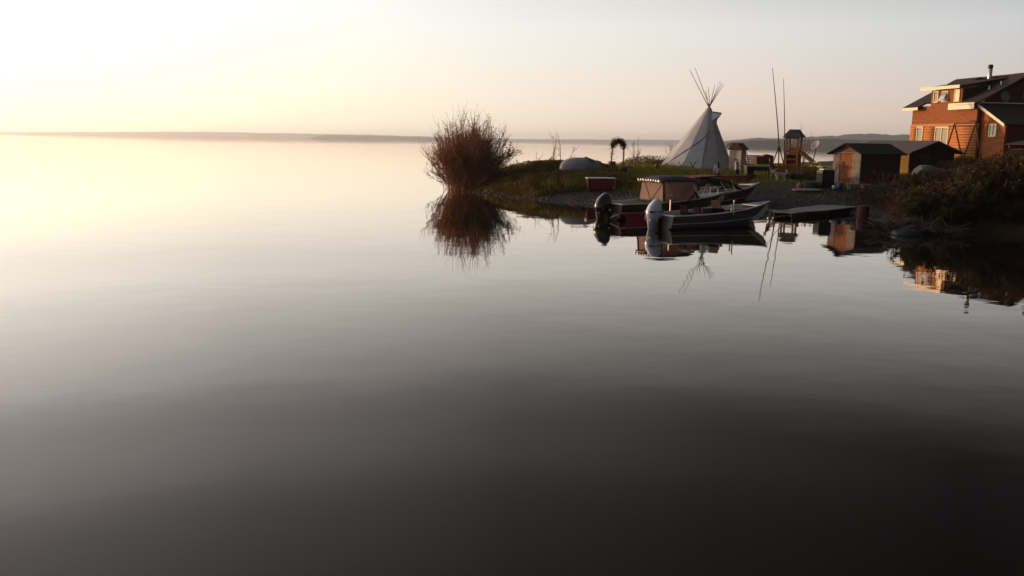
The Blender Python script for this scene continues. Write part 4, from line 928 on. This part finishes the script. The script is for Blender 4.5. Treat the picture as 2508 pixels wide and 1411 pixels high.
for k in range(9): fo.tube([(x0 - .16 + random.uniform(-.03, .03), -.84 + k * .2, 1.70 + random.uniform(-.03, .03)), (x0 - .16, -.74 + k * .2, 1.80)], random.uniform(.05, .075), 6)
tag(fo.build('rolled_flap', mat('rolled_vinyl', (.8, .72, .62), (.6, .52, .45), rough=.22, metal=.6, spec=1.0), BA, smooth=True), 'shiny rolled-up vinyl flap')
# windscreen, deck and bow rail
MB().slab([(x1 + .05, -.95, .92), (x1 + .05, .95, .92), (x1 - .35, .86, 1.55), (x1 - .35, -.86, 1.55)], .02).build('windshield', mat('dark_screen', (.05, .035, .035), rough=.1, spec=.8), BA)
MB().tube([(x1 + .07, -.97, .92), (x1 - .33, -.88, 1.58), (x1 - .33, .88, 1.58), (x1 + .07, .97, .92)], .028, 6).build('windshield_frame', alut, BA)
dk = MB(); rg = []
for t_ in np.linspace(x1 / 6.9, .995, 9):
    xg, xk, w_, g_, kz = hull_pts(t_, 6.9, 2.15, .72, 1.12, .22); w_ = max(w_ - .06, .01); rg.append([(xg, y_ * w_, g_ + .02 + .04 * (1 - y_ * y_)) for y_ in (-1, -.5, 0, .5, 1)])
dk.loft(rg, closed=False, cap=False); dk.build('foredeck', mat('deck_grey', (.26, .25, .26), (.2, .19, .2), rough=.5), BA)
for sg in (-1, 1):
    pr = [(xg_ - .1, y_ * .93, z_ + .32) for xg_, y_, z_ in rlA[sg][13:22]]
    rb_ = MB().tube(pr, .02, 6).build('bow_rail', alut, BA)
    for q in pr[1::3]: MB().tube([q, (q[0], q[1], q[2] - .32)], .015, 5).build('stanchion', alut, rb_)
MB().prism([(.2, .0), (1.4, .0), (1.4, .32), (.2, .32)], -1.085, -1.06, 'y').build('side_stripe', mat('bright_red_panel', (.24, .010, .012), (.18, .009, .010), rough=.4), BA)

# runabout behind, bow on the beach
whh = mat('white_gelcoat', (.45, .44, .47), (.38, .37, .4), rough=.4, spec=.5); mar = mat('maroon_hull', (.16, .012, .028), (.12, .010, .02), rough=.35)
cb = at(1860, 449, 1.35); dirc = Vector((.86, .51)); LC = 5.9
BC, rlC = boat('runabout', 'white and maroon runabout with a dark soft top, bow pulled up on the beach', cb.x - dirc.x * LC, cb.y - dirc.y * LC, math.atan2(dirc.y, dirc.x), LC, 2.1, .72, 1.05, .25, mar, whh, whh, lift=.05, pitch=R(-2.6))
for sg in (-1, 1): MB().tube([(a_, b_ * 1.0, c__ - .02) for a_, b_, c__ in rlC[sg]], .05, 6).build('rub_rail', whh, BC, smooth=True)
mb = MB(); rg = []
for xx, zt_, zb_ in ((.6, 1.45, 1.30), (1.5, 1.62, 1.45), (2.7, 1.55, 1.38), (3.6, 1.1, .95), (3.9, .92, .85)):
    rg.append([(xx, y_ * .92, zt_ - .12 * y_ * y_) for y_ in np.linspace(-1, 1, 7)] + [(xx, y_ * .92, zb_ - .12 * y_ * y_) for y_ in np.linspace(1, -1, 7)])
mb.loft(rg); mb.build('soft_top', mat('black_soft_top', (.02, .012, .014), rough=.8), BC, smooth=True)
MB().box((1.5, 0, 1.67), (1.9, 1.3, .03)).build('top_stripe', mat('red_canvas', (.20, .012, .014), rough=.8), BC)
for sg in (-1, 1):
    for xa, xb in ((.8, 1.3), (2.6, 2.1), (3.2, 2.9)): MB().tube([(xa, sg * .98, .78), (xb, sg * .90, 1.42)], .022, 5).build('top_strut', alut, BC)
MB().box((1.6, 0, .72), (2.3, 1.86, .12)).build('cockpit_cover', blk, BC)
MB().prism([(4.9, -.5), (5.7, -.1), (5.7, .1), (4.9, .5)], 1.0, 1.03, 'z').build('bow_deck', whh, BC)

def mooring(a, b, label, sag=.25):
    a = Vector(a); b = Vector(b); o = thing('mooring_rope', label, 'rope', a); P = []
    for f in np.linspace(0, 1, 12):
        q = a.lerp(b, f) - a; q.z -= sag * 4 * f * (1 - f); q.z = max(q.z, .03 - a.z); P.append(q)
    MB().tube(P, .014, 5).build('line', ropem, o)
mooring((6.10 + 5.8 * math.cos(RZB), 36.45 + 5.8 * math.sin(RZB), .98), (13.6, 43.3, .3), 'thin mooring rope from the bow of the grey boat to the dock', .2)
mooring((4.45 + 6.85 * math.cos(RZB + R(2)), 40.6 + 6.85 * math.sin(RZB + R(2)), 1.1), (13.3, 48.6, .25), 'thin mooring rope from the bow of the canopy boat to the beach', .2)
# red canoe on the grass
p = at_d(1740, 442, 57.5); cn, _ = boat('red_canoe', 'plain red open boat lying on the grass behind the runabout', p.x - .5, p.y, R(-6), 3.4, 1.0, .42, .62, .0, mat('canoe_red', (.30, .015, .015), (.22, .012, .012), rough=.4), mat('canoe_inside', (.12, .02, .02)), redp, lift=gz(p.x, p.y) + .04, group='boats pulled up on land')
# upturned pale skiff / long pale plank near the beach
p = hit(1978, 469); o = thing('upturned_skiff', 'long pale narrow skiff lying upside down at the edge of the gravel', 'boat', (p.x, p.y, gz(p.x, p.y) + .02), R(2), 'boats pulled up on land')
mb = MB(); rg = []
for f in np.linspace(0, 1, 11):
    w_ = .34 * math.sin(math.pi * min(max(f, .02), .98)) ** .6; rg.append([(-.95 + 1.9 * f, w_ * math.cos(a), .16 * math.sin(a) * (.5 + .5 * math.sin(math.pi * f)) + .05 * abs(f - .5)) for a in np.linspace(0, math.pi, 9)])
mb.loft(rg); mb.build('hull', mat('pale_skiff', (.24, .20, .19), (.19, .155, .15), rough=.6), o, smooth=True)

# ================================================================== DOCK
dka = Vector((13.1, 42.7)); dkb = Vector((18.0, 48.2)); dl = (dkb - dka).length
DK = thing('dock', 'low grey plank dock running from the beach out behind the aluminium boat', 'dock', (dka.x, dka.y, .0), math.atan2(dkb.y - dka.y, dkb.x - dka.x))
wdm = mat('weathered_plank', (.17, .175, .18), (.11, .112, .116), rough=.8, scale=3)
mb = MB(); n = int(dl / .15)
for k in range(n):
    w_ = .9 + .55 * min(1, max(0, (k / n - .15) / .3))
    mb.box((k * .15 + .07, 0, .25 + random.uniform(-.004, .004)), (.138, w_ * 1.25, .035))
mb.build('deck', wdm, DK)
for sy_ in (-.45, .45): MB().box((dl / 2, sy_, .13), (dl, .06, .19)).build('stringer', polem, DK)
for xx in (.3, 2.5, 4.7, 6.6):
    for sy_ in (-.5, .5): MB().tube([(xx, sy_, -.6), (xx, sy_, .225)], .05, 7).build('post', polem, DK)
# gangplank
pa = at(1872, 515, .22); pb = at(1968, 518, .26)
o = thing('gangplank', 'single long plank reaching from the dock to the grey boat bow', 'plank', (pa.x, pa.y, .24), math.atan2(pb.y - pa.y, pb.x - pa.x))
MB().box(((pb - pa).length / 2, 0, .0), ((pb - pa).length, .26, .05)).box(((pb - pa).length / 2, 0, -.198), (.12, .2, .34)).box((.3, 0, -.2), (.1, .2, .34)).build('board', mat('old_board', (.2, .16, .15)), o)
# red drum
p = at(2107, 530, .0); o = thing('red_drum', 'rusty dark red drum standing at the water edge by the dock', 'drum', (17.35, 43.6, -.25))
rust = mat('rusty_red', (.085, .014, .014), (.05, .010, .010), rough=.7)
MB().lathe([(.26, 0), (.28, .02), (.28, .26), (.295, .28), (.28, .30), (.28, .54), (.295, .56), (.28, .58), (.28, .80), (.26, .82)], n=18).build('drum_body', rust, o, smooth=False)
MB().lathe([(.24, .822), (.24, .828)], n=18).build('drum_lid', blk, o)

# ---- clutter by the shed
def ball_thing(name, label, cat, px, py, zg_, r, mt, sq=1):
    p = hit(px, py); o = thing(name, label, cat, (p.x, p.y, gz(p.x, p.y)))
    MB().lathe([(.01, 0), (r * .7, .02), (r, r * .7 * sq), (r * .98, r * 1.3 * sq), (r * .8, r * 1.9 * sq), (.02, r * 2 * sq)], n=14).build('body', mt, o, smooth=True); return o
ball_thing('blue_tub', 'blue plastic tub on the ground before the shed', 'tub', 2056, 466, .85, .21, mat('blue_plastic', (.02, .05, .16), (.012, .035, .11), rough=.4))
ball_thing('white_pail', 'small white pail left of the blue tub', 'pail', 2042, 464, .85, .12, whl)
ball_thing('grey_pot', 'dull grey pot right of the blue tub', 'pot', 2082, 464, .85, .16, mat('dull_grey', (.2, .2, .18)))
ball_thing('red_bucket', 'bright red bucket at the end of the pale plank', 'bucket', 2117, 472, .85, .22, redp)
p = hit(2100, 464); o = thing('pale_plank', 'pale plank laid across the ground beside the red bucket', 'plank', (p.x, p.y, gz(p.x, p.y) + .3), R(-4))
MB().box((0, 0, 0), (1.3, .2, .06)).box((-.5, 0, -.17), (.2, .2, .3)).box((.5, 0, -.17), (.2, .2, .3)).build('board', mat('pale_board', (.3, .26, .25)), o)
p = hit(2020, 457); o = thing('black_bin', 'big black bin left of the shed door', 'bin', (p.x, p.y, gz(p.x, p.y)), R(12))
MB().box((0, 0, .5), (.85, .7, 1.0)).build('bin_body', blk, o, bevel=.05)
MB().box((0.05, 0, 1.04), (.7, .5, .06)).build('lid', whl, o)
p = hit(1958, 464); o = thing('tan_sack', 'tan sack with a dark top slumped on the grass edge', 'sack', (p.x, p.y, gz(p.x, p.y)))
MB().lathe([(.16, 0), (.22, .12), (.17, .32), (.07, .42), (.1, .47)], n=12).build('sack_body', mat('tan_cloth', (.22, .13, .08)), o, smooth=True); MB().lathe([(.1, .472), (.12, .55), (.03, .6)], n=10).build('tie', blk, o)
p = hit(1985, 459); o = thing('grey_tub', 'grey-green tub beside the tan sack', 'tub', (p.x, p.y, gz(p.x, p.y)))
MB().lathe([(.28, 0), (.36, .02), (.42, .32), (.45, .34), (.41, .335), (.34, .06), (.01, .05)], n=16).build('tub_body', mat('greygreen', (.09, .11, .11)), o, smooth=True)

# grey tarp over a trailer in front of the second shed
p = at_d(2315, 444, 52); o = thing('tarped_load', 'load under a dull grey tarpaulin in front of the red gable', 'tarp', (p.x, p.y, gz(p.x, p.y) - .05), R(-14))
mb = MB(); rg = []
for f in np.linspace(0, 1, 13):
    hh = (.75 + .12 * math.sin(f * 9)) * (1 if .05 < f < .95 else .8); rg.append([(-1.7 + 3.4 * f, -.95, 0), (-1.7 + 3.4 * f, -.85 + .05 * math.sin(f * 17), hh * .8), (-1.7 + 3.4 * f, -.4, hh), (-1.7 + 3.4 * f, .4, hh * 1.05), (-1.7 + 3.4 * f, .9, hh * .7), (-1.7 + 3.4 * f, .95, 0)])
mb.loft(rg); mb.build('tarpaulin', mat('dull_tarp', (.055, .048, .052), (.038, .033, .036), rough=.6, bump=.02, bscale=4), o)

# light plank and driftwood on the right bank
a_ = at(2222, 516, .62); b_ = at(2268, 527, .55); a_.z = gz(a_.x, a_.y) + .35; b_.z = gz(b_.x, b_.y) + .25
o = thing('bleached_plank', 'bleached plank lying on the brush pile on the right bank', 'plank', a_)
MB().tube([(0, 0, 0), b_ - a_], [.07, .06], 4).build('board', mat('bleached', (.34, .28, .27)), o)
p = at(2245, 552, .35); bp_ = thing('brush_pile', 'tangled pile of dead branches at the water edge of the right bank', 'brush pile', (p.x, p.y, max(0, gz(p.x, p.y))))
n = 170; P = np.zeros((n, 4, 3)); o0 = rng.normal(0, [.75, .45, .12], (n, 3)); o0[:, 2] = abs(o0[:, 2]) + .04; dd = rng.normal(0, 1, (n, 3)) * [1, .6, .28]; dd /= np.linalg.norm(dd, axis=1)[:, None]
for k in range(4): P[:, k] = o0 + dd * (k - 1.5) * .33 + rng.normal(0, .03, (n, 3))
V, F_ = twigs(P, np.full((n, 4), .022) * rng.uniform(.5, 1.4, (n, 1))); npmesh('branches', V, F_, mat('dead_branch', (.085, .05, .045), (.035, .02, .018)), bp_)
p = at(2222, 573, .05); o = thing('small_rowboat', 'small dark green dinghy upside down at the foot of the brush pile', 'boat', (p.x, p.y, .0), R(4), 'boats pulled up on land')
mb = MB(); rg = []
for f in np.linspace(0, 1, 11):
    w_ = .45 * math.sin(math.pi * min(max(.1 + f * .88, .02), .98)) ** .6; rg.append([(-.6 + 1.2 * f, w_ * math.cos(a), .26 * math.sin(a) * (.45 + .55 * math.sin(math.pi * f))) for a in np.linspace(0, math.pi, 9)])
mb.loft(rg); mb.build('hull', mat('teal_hull', (.022, .034, .035), (.015, .024, .025), rough=.5), o, smooth=True)

# right-bank shrubs: one thing each
specs = [  # px, d, top height above ground, spread, leaf material, leaves, words
    (2405, 47, 1.5, 1.3, leaf_ol, 2600, 'olive shrub at the foot of the house slope, right of the tarped load'),
    (2440, 44, 1.75, 1.3, leaf_rust, 2800, 'rusty shrub between the two olive ones near the right edge'),
    (2485, 42, 1.9, 1.4, leaf_ol, 3400, 'tall olive bush at the right edge of the picture'),
    (2530, 40.5, 2.2, 1.5, leaf_rust, 3400, 'tallest rusty bush, cut off by the right edge'),
    (2370, 43, 1.2, 1.1, leaf_rust, 2400, 'rusty knee-high shrub below the tarped load'),
    (2330, 41.5, 1.0, 1.1, leaf_rust, 2000, 'reddish scrub above the brush pile'),
    (2285, 42.5, 1.0, .9, leaf_rust, 1500, 'reddish sprig right of the bleached plank'),
    (2200, 46.5, .9, 1.0, leaf_ol, 1800, 'olive scrub right of the red drum'),
    (2150, 49.5, .8, .9, leaf_ol, 1500, 'low olive scrub at the corner of the garden shed'),
    (2240, 51, 1.1, 1.0, leaf_ol, 1800, 'olive shrub under the yellow shed wall'),
    (2430, 38.8, 2.0, 1.3, leaf_rust, 4200, 'rusty shrub overhanging the water left of the right edge'),
    (2485, 38.2, 2.2, 1.3, leaf_rust, 4600, 'rusty shrub overhanging the water at the right edge'),
    (2380, 38.6, .9, .9, leaf_rust, 1500, 'small rusty shrub low on the bank right of the brush pile'),
    (2560, 38.0, 2.4, 1.4, leaf_ol, 4000, 'olive bush past the right edge leaning over the water'),
    (2268, 37.4, 1.45, 1.0, leaf_ol, 3600, 'dark olive shrub just behind the brush pile, above the dinghy'),  # this shrub and the next two are added to block the house's reflection
    (2318, 37.8, 1.6, 1.2, leaf_rust, 4200, 'rusty dome-shaped shrub at the water right of the brush pile'),
    (2365, 38.4, 1.75, 1.2, leaf_ol, 4200, 'dark olive shrub at the water below the tarped load'),
    (1975, 60.5, .75, .55, leaf_ol, 1500, 'olive weed clump left of the black bin'),
    (2003, 60.0, .85, .5, leaf_ol, 1500, 'olive weed clump hiding the left side of the black bin'),
    (1940, 61.0, .6, .6, leaf_ol, 1200, 'low olive weed clump right of the white dog'),
    (2450, 50, 1.4, 1.2, leaf_ol, 2000, 'olive shrub high on the slope under the firewood stack'),
]
for px, d, h_, spd, lm, nl, words in specs:
    x = at_d(px, 460, d).x
    shrub('bank_shrub', words, 'shrub', x, d, h_ * 1.12, spd * 1.1, 46, 9, nl * 2, bark_bank, lm, group='shrubs on the right bank', base=.3, rad=.013, leafsize=.06, leaf_lo=.05)
for px, d, h_, spd, words in ((2130 + 30, 51.5, 1.6, 1.3, 'bare reddish shrub in front of the long shed side'), (2215, 38.5, 1.6, 1.1, 'bare twiggy shrub rising from the brush pile')):
    x = at_d(px, 430, d).x
    shrub('bare_shrub', words, 'shrub', x, d, h_, spd, 34, 12, 0, bark_bank, None, group='leafless shrubs', base=.2, rad=.012)
# ground litter and weeds on the right bank
X, Y, Zz, D = scatter(60000, lambda X, Y, Z, D: np.clip((D - .6) / 1.0, 0, 1) * np.clip((X - 18) / 2, 0, 1) * np.where((X < 27.5) & (Y > 51), .1, 1) * np.clip(.45 + 1.6 * vnoise(X, Y, 1.9, 51), .05, 1), 16, 40, 34, 62)
H = rng.uniform(.08, .45, len(X))
blades(X, Y, Zz, H, .02, 'weeds', leaf_mat('dry_weed', (.06, .026, .010), (.032, .015, .007), .3), 'dry reddish weeds covering the right bank', 'weeds')
X, Y, Zz, D = scatter(520000, lambda X, Y, Z, D: np.clip((D - .2) / .6, 0, 1) * np.clip((X - 18.5) / 2, 0, 1) * np.where((X < 27.5) & (Y > 50 + vnoise(X, Y, 2, 77) * 2), 0, 1) * np.clip(.65 + 1.5 * vnoise(X, Y, 1.7, 61), .2, 1), 18, 38, 31, 58)
env = 1.25 * (.35 + .45 * (vnoise(X, Y, 2.1, 62) + .5) + .2 * vnoise(X, Y, .7, 63)) * (1 + .5 * np.clip((X - 23) / 4, 0, 1))
LV, LF = leaves(np.stack([X, Y, Zz + rng.uniform(0, 1, len(X)) ** .7 * env], 1), .055)
tag(npmesh('undergrowth', LV, LF, leaf_mat('undergrowth_leaf', (.055, .028, .008), (.03, .013, .006), .35)), 'dark reddish undergrowth heaped over the right bank', 'undergrowth', kind='stuff')
# pebbles on the beach
X, Y, Zz, D = scatter(9000, lambda X, Y, Z, D: np.where((D > -.25) & (D < 5.5), 1, 0) * np.where(X < 20, 1, 0), -5, 20, 42, 66)
n = len(X); s_ = rng.uniform(.02, .09, n) ** 1.0; oct_ = np.array([(1, 0, 0), (0, 1, 0), (-1, 0, 0), (0, -1, 0), (0, 0, .6), (0, 0, -.6)]); fo_ = np.array([(0, 1, 4), (1, 2, 4), (2, 3, 4), (3, 0, 4), (1, 0, 5), (2, 1, 5), (3, 2, 5), (0, 3, 5)])
V = (np.stack([X, Y, Zz + s_ * .3], 1)[:, None, :] + oct_[None] * s_[:, None, None] * rng.uniform(.7, 1.3, (n, 6, 1))).reshape(-1, 3); F_ = (fo_[None] + (np.arange(n) * 6)[:, None, None]).reshape(-1, 3)
tag(npmesh('pebbles', V, F_, mat('pebble', (.10, .078, .088), (.028, .020, .024), rough=.7, scale=2)), 'pebbles and small stones strewn over the beach', 'stones', kind='stuff')
